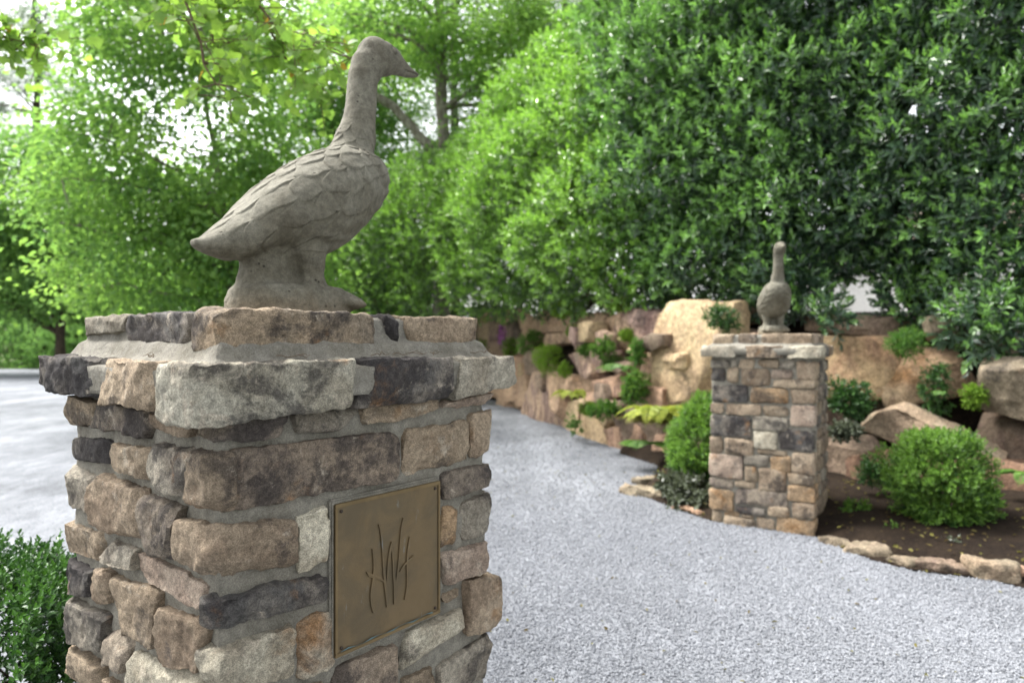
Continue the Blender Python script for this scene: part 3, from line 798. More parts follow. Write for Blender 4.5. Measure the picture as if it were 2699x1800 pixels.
# ------------------------------------------------------------------ ground, drive, bed, bank
def poly_sheet(name, pts, z, mat, kind='structure', **kw):
    import bmesh
    bm = bmesh.new()
    vs = [bm.verts.new((x, y, z)) for x, y in pts]
    f = bm.faces.new(vs)
    bmesh.ops.triangulate(bm, faces=[f])
    bm.normal_update()
    if sum(f.normal.z for f in bm.faces) < 0:
        bmesh.ops.reverse_faces(bm, faces=bm.faces)
    me = bpy.data.meshes.new(name); bm.to_mesh(me); bm.free()
    return add(name, me, mat, kind=kind, **kw)

g = 900.0
poly_sheet('ground', [(-g, -g), (g, -g), (g, g), (-g, g)], -.02, M['ground'])
edge_pts = list(EDGE)
edge_drive = [(x_ + .35, y_ + .1) if y_ > 7.25 else (x_, y_) for x_, y_ in edge_pts]
drive_pts = ([(-60, -12), (9, -12), (9, 2.2), (4.3, 3.05), (3.4, 3.4)] + edge_drive[::-1] +
             [(-.95, 16.2), (-2.4, 19), (-5, 22.5), (-9, 26), (-15, 29), (-24, 31), (-60, 33)])
poly_sheet('gravel_drive', drive_pts, -.004, M['gravel'])

isl = [(-4.9 + 2.0 * math.cos(a_) * (1 + .12 * math.sin(3 * a_)), 13.2 + 1.7 * math.sin(a_) * (1 + .1 * math.cos(2 * a_))) for a_ in np.linspace(0, 2 * np.pi, 40, endpoint=False)]
poly_sheet('planting_island', isl, .002, M['ground'])

# gravel grains that can be made out near the camera
def in_poly(x, y, poly):
    inside = np.zeros(len(x), bool)
    n = len(poly)
    for i in range(n):
        x1, y1 = poly[i]; x2, y2 = poly[(i + 1) % n]
        c = ((y1 > y) != (y2 > y))
        xi = (x2 - x1) * (y - y1) / ((y2 - y1) if y2 != y1 else 1e-9) + x1
        inside ^= c & (x < xi)
    return inside
rng = np.random.default_rng(11)
def grains(n, x0, x1, y0, y1, s0, s1, fade=.5):
    x = rng.uniform(x0, x1, n); y = rng.uniform(y0, y1, n)
    k = in_poly(x, y, drive_pts) & (np.abs(x) < y * .80 + .2)
    k &= rng.uniform(0, 1, n) < np.clip((y1 - y) / (fade * (y1 - y0)), 0, 1)
    x, y = x[k], y[k]; n = len(x)
    s = rng.uniform(s0, s1, n) * rng.uniform(.7, 1.3, n)
    return x, y, s
A = [grains(190000, -1.0, 3.6, 2.3, 6.2, .003, .0072), grains(60000, -1.4, 3.4, 4.0, 11.5, .005, .010, .9)]
x = np.concatenate([a[0] for a in A]); y = np.concatenate([a[1] for a in A]); s = np.concatenate([a[2] for a in A])
n = len(x)
octa = np.array([[1, 0, 0], [0, 1, 0], [-1, 0, 0], [0, -1, 0], [0, 0, .8], [0, 0, -.6]], float)
V = octa[None] * s[:, None, None] * rng.uniform(.55, 1.25, (n, 6, 1))
th = rng.uniform(0, 6.28, n); ct, st = np.cos(th)[:, None], np.sin(th)[:, None]
V = np.stack([V[..., 0] * ct - V[..., 1] * st, V[..., 0] * st + V[..., 1] * ct, V[..., 2]], -1)
tz = rng.normal(size=(n, 1)) * .35
V[..., 2] += V[..., 0] * tz
V += np.stack([x, y, s * .25 - .004 + rng.uniform(0, .004, n)], 1)[:, None]
ft = np.array([[0, 1, 4], [1, 2, 4], [2, 3, 4], [3, 0, 4], [1, 0, 5], [2, 1, 5], [3, 2, 5], [0, 3, 5]])
T = (np.arange(n)[:, None, None] * 6 + ft[None]).reshape(-1, 3)
add('gravel_grains', mesh_np('gravel_grains', V.reshape(-1, 3), tris=T, smooth=False,
    attr={'tint': np.repeat(rng.uniform(0, 1, n) ** .8, 6)}), M['grain'],
    label='loose pale grey granite chippings covering the drive', cat='gravel', kind='stuff')

# leaf scraps and grit lying on the drive and on the soil
def scraps(name, n, x0, x1, y0, y1, poly_in, zf, size, mat, lab, seed):
    r_ = np.random.default_rng(seed)
    x = r_.uniform(x0, x1, n); y = r_.uniform(y0, y1, n)
    k_ = in_poly(x, y, poly_in)
    x, y = x[k_], y[k_]; m_ = len(x)
    d_ = np.c_[r_.normal(size=(m_, 2)), r_.normal(size=m_) * .25]
    nm_ = np.c_[r_.normal(size=(m_, 2)) * .5, np.ones(m_)]
    ln_ = size * r_.uniform(.5, 1.4, m_)
    leaves(name, np.c_[x, y, zf(x, y)], d_, nm_, ln_, ln_ * .5, r_.uniform(0, 1, m_), M[mat], None, label=lab, cat='leaf litter', kind='stuff')
scraps('leaf_litter', 420, -1.2, 3.6, 2.4, 9, drive_pts, lambda x, y: np.full(len(x), .006), .022, 'leaf_brown', 'scattered brown leaf scraps lying on the gravel drive', 15)

# raised planting bed between edging stones and rock wall, then the bank behind the wall
wb = np.array(WALLBASE)
def resample(p, n):
    p = np.asarray(p, float)
    L = np.concatenate([[0], np.cumsum(np.linalg.norm(np.diff(p, axis=0), axis=1))])
    t = np.linspace(0, L[-1], n)
    return np.stack([np.interp(t, L, p[:, k]) for k in range(p.shape[1])], 1)
bed_front = resample([e for e in edge_pts if e[1] < 8.2] + [(3.4, 3.35), (4.6, 3.0)], 60)
bed_back = resample([(w[0] + .35, w[1] + .35) for w in WALLBASE if w[1] < 8.2] + [(5.2, 4.9)], 60)
rows = []
for k in range(9):
    t = k / 8
    r_ = bed_front * (1 - t) + bed_back * t
    z = -.01 + .06 * min(1, t * 8) + .16 * t + fbm(np.c_[r_ * 3, np.full(60, k)], 3) * .03
    rows.append(np.c_[r_, z])
V = np.concatenate(rows)
i = np.arange(8)[:, None] * 60; j = np.arange(59)[None]
Q = np.stack([i + j, i + j + 1, i + 61 + j, i + 60 + j], -1).reshape(-1, 4)
add('planting_bed', mesh_np('planting_bed', V, quads=Q), M['soil'], kind='structure')
bv = V.copy()
def bed_z(x, y):
    out = np.empty(len(x))
    for q_ in range(len(x)):
        out[q_] = bv[np.argmin((bv[:, 0] - x[q_]) ** 2 + (bv[:, 1] - y[q_]) ** 2), 2]
    return out + .012
scraps('bed_litter', 1500, 1.2, 4.6, 3.0, 7, [tuple(p_) for p_ in bed_front] + [tuple(p_) for p_ in bed_back[::-1]], bed_z, .028, 'leaf_brown', 'brown leaf litter and bark scraps on the dark soil bed', 16)

wp = resample(np.concatenate([[(-6.5, 22.5), (-3.6, 19.2)], wb, [(6.5, 3.6), (9, 2.4)]]), 90)
tang = unit(np.gradient(wp, axis=0)); nrm2 = np.stack([-tang[:, 1], tang[:, 0]], 1)
nrm2 *= np.sign((nrm2 @ np.array([1.0, .3])))[:, None]
prof = [(.40, -.05), (.45, .45), (.55, .95), (.68, 1.35), (.92, 1.55), (1.4, 1.62), (2.4, 1.66), (4, 1.7), (8, 1.8), (20, 2.0)]
rows = []
for o_, z_ in prof:
    setback = np.interp(wp[:, 0], [1.5, 2.4], [0, .75]) if o_ < 3 else 0
    r_ = wp + nrm2 * (o_ + np.broadcast_to(setback, 90))[:, None]
    rows.append(np.c_[r_, z_ + fbm(np.c_[r_ * 1.2, np.full(90, z_)], 3) * .07])
V = np.concatenate(rows); m = 90
i = np.arange(len(prof) - 1)[:, None] * m; j = np.arange(m - 1)[None]
Q = np.stack([i + j, i + j + 1, i + m + 1 + j, i + m + j], -1).reshape(-1, 4)
add('bank', mesh_np('bank', V, quads=Q), M['soil'], kind='structure')

# ------------------------------------------------------------------ stone pillars
def face_c8(side, quad, proud, depth, grow=.0015):
    """quad TL,TR,BR,BL as (u,z) on the face; side 'x' = plane y=0 (u along x), 'y' = plane x=0 (u along y)"""
    (a, za), (b, zb), (c, zc), (d, zd) = quad
    if a > b:
        (a, za), (b, zb), (c, zc), (d, zd) = (b, zb), (a, za), (d, zd), (c, zc)
    a, d, b, c = a - grow, d - grow, b + grow, c + grow
    za, zb, zc, zd = za + grow * .7, zb + grow * .7, zc - grow * .7, zd - grow * .7
    c8 = np.zeros((2, 2, 2, 3))
    for iu, (ut, zt, ub, zb_) in enumerate(((a, za, d, zd), (b, zb, c, zc))):
        for io, o in enumerate((-proud, depth)):
            for iz, (u, z) in enumerate(((ub, zb_), (ut, zt))):
                if side == 'x':
                    c8[iu, io, iz] = (u, o, z)
                else:
                    c8[io, iu, iz] = (o, u, z)
    return c8

def mortar_loft(name, WX, WY, levels, seg, amp, seed, mat, parent):
    """square tower of (z, outset) levels, surface uneven"""
    zs = [levels[0][0]]; os_ = [levels[0][1]]
    for (z0, o0), (z1, o1) in zip(levels[:-1], levels[1:]):
        k = max(1, int(math.ceil(math.hypot(z1 - z0, o1 - o0) / seg)))
        for t in range(1, k + 1):
            zs.append(z0 + (z1 - z0) * t / k); os_.append(o0 + (o1 - o0) * t / k)
    nu = int(max(WX, WY) / seg)
    rings = []
    for z, o in zip(zs, os_):
        t = np.arange(nu) / nu
        x0, x1, y0, y1 = -o, WX + o, -o, WY + o
        ring = np.concatenate([np.c_[x0 + (x1 - x0) * t, np.full(nu, y0)], np.c_[np.full(nu, x1), y0 + (y1 - y0) * t],
                               np.c_[x1 - (x1 - x0) * t, np.full(nu, y1)], np.c_[np.full(nu, x0), y1 - (y1 - y0) * t]])
        rings.append(np.c_[ring, np.full(len(ring), z)])
    V, Q, T = loft_rings(rings)
    cen = np.array([WX / 2, WY / 2, 0])
    out = unit((V - cen) * np.array([1, 1, 0]))
    V = V + out * (fbm(V * 16 + seed, 4) * amp)[:, None]
    V[:, 2] += fbm(V * 9 + seed + 5, 3) * amp * .5
    return add(name, mesh_np(name, V, quads=Q, tris=T), mat, parent)

def pillar_top(root, WX, WY, zl0, zl1, zu0, zu1, ov, ins, capx, capy, topx, topy, seg, seed):
    """lower slab course and upper course with mortar wash between"""
    mortar_loft('cap_mortar', WX, WY, [(zl0 + .012, ov - .06), (zl0 + .014, ov - .016), (zl1 - .012, ov - .014), (zl1 - .006, ov - .03),
                                      (zl1 - .002, .006), (zl1 + .012, -ins + .014), (zu0 + .004, -ins + .002), (zu0 + .014, -ins - .012),
                                      (zu1 - .012, -ins - .016), (zu1 - .006, -ins - .03), (zu1 - .004, -.25)], seg * 1.3, .004, seed, M['cap_mortar'], root)
    k = seed
    for side, W2, lst in (('x', WX, capx), ('y', WY, capy)):
        for t, q, dep in lst:
            k += 1
            me = block('cap_stone', face_c8(side, q, ov, dep, .007), seg, .008, k, .0055, 13, 8, .016,
                       front=(0, -1, 0) if side == 'x' else (-1, 0, 0), sharp=32)
            add('cap_stone', me, M['stone_' + t], root)
    for side, lst in (('x', topx), ('y', topy)):
        for t, q, dep in lst:
            k += 1
            me = block('top_stone', face_c8(side, q, -ins, dep), seg, .008, k, .005, 14, 6, .012,
                       front=(0, -1, 0) if side == 'x' else (-1, 0, 0))
            add('top_stone', me, M['stone_' + t], root)

# ---- near pillar
AZ = R(90 - 38.8)
P1 = empty('stone_pillar', (-.5162, 1.18, 0), AZ, 'large sharp stone pillar with bronze plaque in the foreground, goose on top', 'pillar')
WX1, WY1 = .748, .70
mortar_loft('mortar', WX1, WY1, [(-.02, -.019), (1.232, -.019)], .014, .011, 3, M['mortar'], P1)
prng = np.random.default_rng(5)
k = 100
SEG = .0075
for t, q in RIGHT:
    k += 1
    far = max(p[0] for p in q) > .70
    me = block('stone', face_c8('x', q, prng.uniform(-.004, .012), .07 if not far else .11), SEG, .0065, k, .0042, 16, 9, .013, front=(0, -1, 0), sharp=30)
    add('stone', me, M['stone_' + t], P1)
for t, q in LEFT:
    k += 1
    me = block('stone', face_c8('y', q, prng.uniform(-.002, .018), .07), SEG, .0065, k, .0046, 16, 9, .015, front=(-1, 0, 0), sharp=30)
    add('stone', me, M['stone_' + t], P1)
for t, ly, lt, lb, ct, cb, rx, rt, rb in CORNER:
    k += 1
    c8 = np.zeros((2, 2, 2, 3))
    for ix, X in enumerate((-.012, rx)):
        for iy, Y in enumerate((-.010, ly)):
            zt = {(0, 0): ct, (1, 0): rt, (0, 1): lt, (1, 1): (rt + lt) / 2}[(ix, iy)]
            zb = {(0, 0): cb, (1, 0): rb, (0, 1): lb, (1, 1): (rb + lb) / 2}[(ix, iy)]
            c8[ix, iy, 0] = (X, Y, zb); c8[ix, iy, 1] = (X, Y, zt)
    me = block('stone', c8, SEG, .010, k, .0055, 14, 9, .020, front=(-.7, -.7, 0))
    add('stone', me, M['stone_' + t], P1)
# lower courses below the picture, down to the gravel
for side, W in (('x', WX1), ('y', WY1)):
    z = .47
    for row in range(4):
        hgt = (.13, .11, .14, .10)[row]
        u = 0.0 if side == 'x' else .13
        while u < W - .05:
            w_ = min(prng.uniform(.12, .24), W - u)
            if W - u - w_ < .08:
                w_ = W - u
            q = [(u + .008, z - .006), (u + w_ - .008, z - .006), (u + w_ - .008, z - hgt + .006), (u + .008, z - hgt + .006)]
            k += 1
            me = block('stone', face_c8(side, q, .004, .10 if u > 0 else .12), .03, .018, k, .006, 12, 5, .016)
            add('stone', me, M['stone_' + prng.choice(list('btgnk'))], P1)
            u += w_
        z -= hgt
ZL0, ZL1, ZU0, ZU1 = 1.222, 1.304, 1.335, 1.403
def zq(q, z0, z1, jit, rng_):
    u = [p[0] for p in q]
    return [(u[0], z1 + rng_.uniform(-jit, jit) * .3), (u[1], z1 + rng_.uniform(-jit, jit) * .3), (u[2], z0 + rng_.uniform(-jit, jit)), (u[3], z0 + rng_.uniform(-jit, jit))]
capx = [('v', [(-.047, 1.304), (.272, 1.303), (.272, 1.220), (-.047, 1.206)], .112),
        ('d', [(.303, 1.303), (.550, 1.302), (.552, 1.217), (.300, 1.213)], .22),
        ('q', [(.590, 1.302), (.795, 1.300), (.795, 1.232), (.585, 1.216)], .24)]
capy = [('v', [(.112, 1.303), (-.035, 1.304), (-.035, 1.212), (.112, 1.221)], .20),
        ('t', [(.368, 1.303), (.150, 1.303), (.142, 1.224), (.400, 1.219)], .22),
        ('d', [(.745, 1.306), (.404, 1.304), (.445, 1.230), (.747, 1.238)], .24)]
topx = [('w', [(.022, 1.405), (.378, 1.404), (.380, 1.328), (.022, 1.322)], .118),
        ('d', [(.408, 1.403), (.445, 1.403), (.449, 1.334), (.415, 1.334)], .12),
        ('b', [(.470, 1.402), (.722, 1.402), (.722, 1.328), (.490, 1.333)], .2)]
topy = [('w', [(.115, 1.403), (.035, 1.404), (.035, 1.324), (.085, 1.334)], .16),
        ('d', [(.428, 1.402), (.156, 1.402), (.130, 1.342), (.431, 1.332)], .18),
        ('q', [(.676, 1.400), (.447, 1.402), (.441, 1.356), (.676, 1.358)], .2)]
pillar_top(P1, WX1, WY1, ZL0, ZL1, ZU0, ZU1, .047, .024, capx[:], capy[1:], topx, topy[1:], SEG, 900)

# plaque
def box_mesh(name, x0, x1, y0, y1, z0, z1, bev=.0):
    import bmesh
    bm = bmesh.new()
    bmesh.ops.create_cube(bm, size=1)
    for v in bm.verts:
        v.co = ((x0 + x1) / 2 + v.co.x * (x1 - x0), (y0 + y1) / 2 + v.co.y * (y1 - y0), (z0 + z1) / 2 + v.co.z * (z1 - z0))
    if bev:
        bmesh.ops.bevel(bm, geom=bm.edges[:], offset=bev, segments=2, affect='EDGES')
    me = bpy.data.meshes.new(name); bm.to_mesh(me); bm.free()
    return me
px0, px1, pz0, pz1 = .256, .556, .703, 1.0145
PY = .004
plaque = add('plaque', box_mesh('plaque', px0, px1, PY, PY + .022, pz0, pz1, .002), M['bronze'], P1)
plaque['label'] = 'square aged bronze plaque with reed monogram'
for nm, a in (('plaque_border', (px0, px1, PY - .0024, PY - .0005, pz1 - .008, pz1)), ('plaque_border', (px0, px1, PY - .0024, PY - .0005, pz0, pz0 + .008)),
              ('plaque_border', (px0, px0 + .007, PY - .0024, PY - .0005, pz0 + .0082, pz1 - .0082)), ('plaque_border', (px1 - .007, px1, PY - .0024, PY - .0005, pz0 + .0082, pz1 - .0082))):
    add(nm, box_mesh(nm, *a, .0012), M['bronze_edge'], plaque)
# filler mortar behind the plaque
add('plaque_mortar', box_mesh('plaque_mortar', px0 - .007, px1 + .006, PY + .004, .04, pz0 - .009, pz1 + .009, .004), M['mortar'], P1)
for b in BLADES:
    b = np.array(b)
    n_ = 28
    t = np.linspace(0, 1, len(b)); tt = np.linspace(0, 1, n_)
    # smooth polyline
    def sm(c):
        v = np.interp(tt, t, c)
        for _ in range(3):
            v[1:-1] = (v[:-2] + 2 * v[1:-1] + v[2:]) / 4
        return v
    X, Zc, Wd = sm(b[:, 0]), sm(b[:, 1]), sm(b[:, 2]) * .80
    tg = unit(np.stack([np.gradient(X), np.gradient(Zc)], 1)); nn = np.stack([-tg[:, 1], tg[:, 0]], 1)
    rings = []
    for s_ in range(n_):
        hw = Wd[s_]
        ring = []
        for (f_, y_) in ((-1, .001), (-.93, -.0030), (0, -.0036), (.93, -.0030), (1, .001)):
            ring.append((X[s_] + nn[s_, 0] * hw * f_, PY + y_, Zc[s_] + nn[s_, 1] * hw * f_))
        rings.append(ring)
    V, Q, T = loft_rings(rings)
    add('reed_blade', mesh_np('reed_blade', V, quads=Q, tris=T, smooth=False), M['bronze'], plaque)
scr = loft_rings([[(math.cos(a) * r_, y_, math.sin(a) * r_) for a in np.linspace(0, 2 * np.pi, 12, endpoint=False)] for r_, y_ in ((.0036, .002), (.0036, -.0012), (.0026, -.002))])
scr_me = mesh_np('screw', scr[0], quads=scr[1], tris=scr[2])
for sx, sz in ((.272, .998), (.540, .999), (.540, .719), (.272, .719)):
    o = add('screw', scr_me, M['screw'], plaque)
    o.location = (sx, PY - .0008, sz)
# verdigris run along the lower rim
V, Q = tube([(px0 + .012 + .02 * i_, PY - .0032 + .0006 * math.sin(i_ * 2.3), pz0 + .010 + .0018 * math.sin(i_ * 1.7)) for i_ in range(14)],
            [.0003 + .0016 * max(0, math.sin(i_ * 2.1)) for i_ in range(14)], 5)
add('verdigris_stain', mesh_np('verdigris_stain', V, quads=Q), M['verdigris'], plaque)

# ---- far pillar
A2 = R(90 - 32)
P2 = empty('stone_pillar', (2.07, 4.68, 0), A2, 'smaller blurred stone pillar without plaque beside the round boxwood, far side of drive', 'pillar')
W2 = .72
mortar_loft('mortar', W2, W2, [(-.03, -.018), (1.235, -.018)], .03, .008, 13, M['mortar'], P2)
k = 400
for t, q in FRONT2:
    k += 1
    zt = (q[0][1] + q[1][1]) / 2; zb = (q[2][1] + q[3][1]) / 2
    jj = prng.uniform(-.006, .006, 4)
    qq = [(min(q[0][0], W2), zt + jj[0]), (max(q[1][0], -.004), zt + jj[1]), (max(q[2][0], -.004), zb + jj[2]), (min(q[3][0], W2), zb + jj[3])]
    corner = q[1][0] < .02
    me = block('stone', face_c8('y', qq, prng.uniform(-.002, .010), .06 if not corner else prng.uniform(.10, .22)), .017, .014, k, .005, 13, 5, .012, front=(-1, 0, 0))
    add('stone', me, M['stone_' + t], P2)
z = 1.195
while z > .02:
    hgt = prng.uniform(.07, .14)
    u = prng.uniform(.23, .27)
    while u < W2 - .03:
        w_ = min(prng.uniform(.10, .24), W2 - u)
        if W2 - u - w_ < .07:
            w_ = W2 - u
        q = [(u + .007, z - .005), (u + w_ - .007, z - .005), (u + w_ - .007, z - hgt + .005), (u + .007, z - hgt + .005)]
        k += 1
        me = block('stone', face_c8('x', q, prng.uniform(-.002, .010), .08), .022, .015, k, .005, 12, 4, .012, front=(0, -1, 0))
        add('stone', me, M['stone_' + prng.choice(list('bndgmt'))], P2)
        u += w_
    z -= hgt
cy = [(t, [(max(a, b), 1.294), (min(a, b), 1.294), (min(a, b), 1.222), (max(a, b), 1.222)], .2) for t, a, b in
      [('q', .765, .52), ('b', .443, .212), ('p', .158, -.047)]]
cx = [('d', [(.18, 1.294), (.42, 1.294), (.42, 1.222), (.18, 1.222)], .2), ('b', [(.46, 1.294), (.765, 1.294), (.765, 1.222), (.46, 1.222)], .2)]
ty = [(t, [(a, 1.384), (b, 1.384), (b, 1.31), (a, 1.31)], .16) for t, a, b in [('t', .70, .542), ('m', .516, .393), ('b', .354, .02)]]
tx = [('k', [(.20, 1.384), (.40, 1.384), (.40, 1.31), (.20, 1.31)], .16), ('b', [(.43, 1.384), (.70, 1.384), (.70, 1.31), (.43, 1.31)], .16)]
pillar_top(P2, W2, W2, 1.222, 1.294, 1.31, 1.384, .047, .02, cx, cy, tx, ty, .018, 1300)

# ------------------------------------------------------------------ goose statue
def ellipse_ring(c, a, b, ha, hb, n=28, e=2.0):
    th = np.linspace(0, 2 * np.pi, n, endpoint=False)
    ca, sa = np.cos(th), np.sin(th)
    ca = np.sign(ca) * np.abs(ca) ** (2 / e); sa = np.sign(sa) * np.abs(sa) ** (2 / e)
    return np.asarray(c)[None] + np.outer(ca * ha, a) + np.outer(sa * hb, b)

def goose_mesh():
    parts = []
    ex, ey, ez = np.eye(3)
    # body: upright slices from tail to breast (x forward, y side, z up)
    hw = [.014, .034, .052, .066, .080, .099, .112, .124, .131, .131, .127, .119, .101, .080, .058, .034]
    sx = lambda s: .02 + (s - .02) * .96
    rings = []
    for (s, zt, zb), w in zip(BODY, hw):
        rings.append(ellipse_ring((sx(s), 0, (zt + zb) / 2), ey, ez, w, max(.008, (zt - zb) / 2), e=2.25))
    parts.append(loft_rings(rings))
    # neck, head and bill
    P = np.array(NECK)
    pts = P[:, :2].copy(); rad = P[:, 2].copy()
    pts[:, 0] = sx(pts[:, 0])
    rad[3:10] *= 1.13; rad[10:12] *= 1.03
    side = np.array([1.1, 1.0, .96, .95, .95, .97, 1.0, 1.0, 1.0, .98, .92, .90, .84, .86, 1.0, 1.25, 1.8])
    tan = unit(np.gradient(pts, axis=0))
    tan = unit(tan + 0)
    rings = []
    for p, r, t, w in zip(pts, rad, tan, side):
        up = np.array([-t[1], 0, t[0]])
        rings.append(ellipse_ring((p[0], 0, p[1]), ey, up, r * w, r * (1.0 if w < 1.1 or r > .04 else .9)))
    parts.append(loft_rings(rings))
    # crown of the head
    hc = (sx(.287), 0, .732)
    sph = [ellipse_ring((hc[0] + .052 * math.cos(a), 0, hc[2] + .004), ey, ez, .047 * math.sin(a) + 1e-4, .053 * math.sin(a) + 1e-4) for a in np.linspace(math.pi - .05, .05, 12)]
    parts.append(loft_rings(sph))
    # cheeks / eye beads
    for s_ in (-1, 1):
        c = np.array([.317, s_ * .036, .757])
        parts.append(loft_rings([ellipse_ring(c + ex * .007 * math.cos(a), ey, ez, .007 * math.sin(a) + 1e-4, .007 * math.sin(a) + 1e-4, 10) for a in np.linspace(math.pi - .1, .1, 7)]))
    # thighs, legs, webbed feet
    for s_ in (-1, 1):
        leg = [((.005, s_ * .062, .235), .070, .045), ((.014, s_ * .060, .185), .052, .040), ((.026, s_ * .058, .140), .037, .031),
               ((.030, s_ * .057, .105), .030, .026), ((.026, s_ * .062, .075), .040, .034), ((.030, s_ * .062, .030), .055, .045)]
        parts.append(loft_rings([ellipse_ring(c, ex, ey, a, b, 18) for c, a, b in leg[::-1]]))
        foot = [(-.01, .060, .030, .030), (.02, .058, .038, .036), (.06, .051, .046, .030), (.10, .043, .052, .023), (.13, .037, .054, .017), (.15, .033, .046, .010)]
        parts.append(loft_rings([ellipse_ring((x_, s_ * .063, z_), ey, ez, w_, h_, 18) for x_, z_, w_, h_ in foot]))
        for ty in (-.042, 0, .042):      # toes
            toe = [(.03, .070, .010, .012), (.07, .066, .012, .014), (.11, .055, .012, .014), (.14, .043, .010, .011), (.157, .034, .006, .006)]
            parts.append(loft_rings([ellipse_ring((x_, s_ * .063 + ty * (x_ - .01) / .15, z_), ey, ez, w_, h_, 12) for x_, z_, w_, h_ in toe]))
    # rough support under the tail
    sup = [(.0, .086, .092), (.045, .084, .086), (.075, .076, .068), (.105, .068, .055), (.135, .068, .053), (.165, .078, .062), (.21, .10, .085)]
    parts.append(loft_rings([ellipse_ring((-.052, 0, z_), ex, ey, hx_, hy_, 26, 2.6) for z_, hx_, hy_ in sup]))
    # plinth slab
    pl = [(0, .985, .99), (.012, 1.0, 1.0), (.042, 1.0, .98), (.064, .96, .92), (.078, .86, .82)]
    parts.append(loft_rings([ellipse_ring((.004, 0, z_), ex, ey, .150 * a_, .116 * b_, 44, 2.5) for z_, a_, b_ in pl]))
    V, Q, T, o = [], [], [], 0
    for v, q, t in parts:
        V.append(v); Q.append(q + o); T.append(t + o); o += len(v)
    me = mesh_np('goose_src', np.concatenate(V), quads=np.concatenate(Q), tris=np.concatenate(T))
    import bmesh
    bm = bmesh.new(); bm.from_mesh(me); bmesh.ops.recalc_face_normals(bm, faces=bm.faces); bm.to_mesh(me); bm.free()
    ob = bpy.data.objects.new('goose_src', me); COL.objects.link(ob)
    md = ob.modifiers.new('r', 'REMESH'); md.mode = 'VOXEL'; md.voxel_size = .0042; md.adaptivity = 0
    sm = ob.modifiers.new('s', 'SMOOTH'); sm.factor = .5; sm.iterations = 7
    dg = bpy.context.evaluated_depsgraph_get(); dg.update()
    src = bpy.data.meshes.new_from_object(ob.evaluated_get(dg))
    bpy.data.objects.remove(ob); bpy.data.meshes.remove(me)
    sub = bpy.data.objects.new('goose_sub', src); COL.objects.link(sub)
    ss = sub.modifiers.new('d', 'SUBSURF'); ss.levels = 1; ss.render_levels = 1
    dg = bpy.context.evaluated_depsgraph_get(); dg.update()
    me2 = bpy.data.meshes.new_from_object(sub.evaluated_get(dg))
    bpy.data.objects.remove(sub); bpy.data.meshes.remove(src)
    n = len(me2.vertices)
    co = np.empty(n * 3, np.float32); me2.vertices.foreach_get('co', co); co = co.reshape(-1, 3).astype(float)
    no = np.empty(n * 3, np.float32); me2.vertex_normals.foreach_get('vector', no); no = no.reshape(-1, 3).astype(float)
    # --- carved feathers: coordinate A runs from neck base to tail, c runs round the body
    N = np.array([.215, 0, .475]); Tt = np.array([-.205, 0, .165])
    ax = unit(Tt - N); up = np.array([-ax[2], 0, ax[0]]); up = up if up[2] > 0 else -up
    rel = co - N
    a = rel @ ax; hgt = rel @ up
    cen = -.105 - .02 * a
    theta = np.arctan2(np.abs(co[:, 1]), hgt - cen)            # 0 on the back, ~pi on the belly
    wob = fbm(co * 11 + 3, 2)
    arc = theta * .125 + .018 * perlin(co * 14 + 8)
    a_w = a + wob * .034 + .055 * np.sin(theta * 1.1) + .006 * perlin(co * 40)
    # feather rows get longer towards the tail
    s_ = np.clip(a_w + .10, 1e-4, None)
    row = 7.8 * np.log(1 + s_ / .080)
    wdt = .024 + .026 * np.clip(a_w / .25, 0, 1)
    best = np.zeros(n); edge = np.zeros(n)
    i0 = np.floor(row)
    field = None
    for dlt in (2, 1, 0):
        i = i0 - dlt
        v = arc / wdt + .5 * (i % 2) + .35 * perlin(np.c_[i * .37, i * .11, np.zeros(n)] + .5)
        fr = v - np.floor(v) - .5
        tip = i + 1 + 1.15 * np.sqrt(np.clip(1 - (2 * fr) ** 2 * .96, 0, 1))
        inside = row < tip
        t = np.clip((row - i) / (tip - i), 0, 1)
        hgt_f = .40 + .60 * t ** 2.2
        hgt_f = hgt_f - .22 * np.exp(-((tip - row) / .10) ** 2)
        if field is None:
            field = np.where(inside, hgt_f, 0.0)
            took = inside.copy()
        else:
            field = np.where(took, field, np.where(inside, hgt_f, 0.0))
            took |= inside
    sc = .0042 + .0034 * np.clip(a_w / .22 + .2, 0, 1)
    back = 1 / (1 + np.exp((theta - 1.78 + .35 * wob) * 12))           # fades at the flank
    neckm = 1 / (1 + np.exp(-(a + .045 + wob * .02 + .02 * np.cos(theta)) * 90))
    neckm = np.clip(neckm, 0, 1) * (co[:, 2] < .52 + .02 * wob)
    tail = 1 / (1 + np.exp((a - .50) * 60))
    mask = back * neckm * tail * (co[:, 2] > .15)
    disp = (field - .62) * sc * 1.3 * mask
    # soft flank waves, wing edge and general casting unevenness
    flank = np.exp(-((theta - 1.95) / .4) ** 2) * neckm * (a > .0) * (co[:, 2] > .16)
    disp += flank * .0022 * np.sin((a * .7 + arc * .8) * 120 + wob * 4)
    disp += fbm(co * 22, 3) * .0016 + fbm(co * 7, 2) * .0022
    low = np.clip((.20 - co[:, 2]) / .1, 0, 1)
    disp += low * fbm(co * 38 + 7, 3) * .0028
    # bill cut and eye ring
    fwd = np.clip((co[:, 0] - .362) / .02, 0, 1)
    mz = .7205 + (co[:, 0] - .36) * .10
    disp -= fwd * .0050 * np.exp(-((co[:, 2] - mz) / .0028) ** 2) * (np.abs(co[:, 1]) > .004)
    er = np.hypot(co[:, 0] - .317, co[:, 2] - .757)
    disp -= (np.abs(co[:, 1]) > .02) * .0045 * np.exp(-((er - .0125) / .0026) ** 2)
    co = co + no * disp[:, None]
    co[:, 2] = np.maximum(co[:, 2], 0)
    me2.vertices.foreach_set('co', co.astype(np.float32).ravel())
    me2.polygons.foreach_set('use_smooth', np.ones(len(me2.polygons), bool))
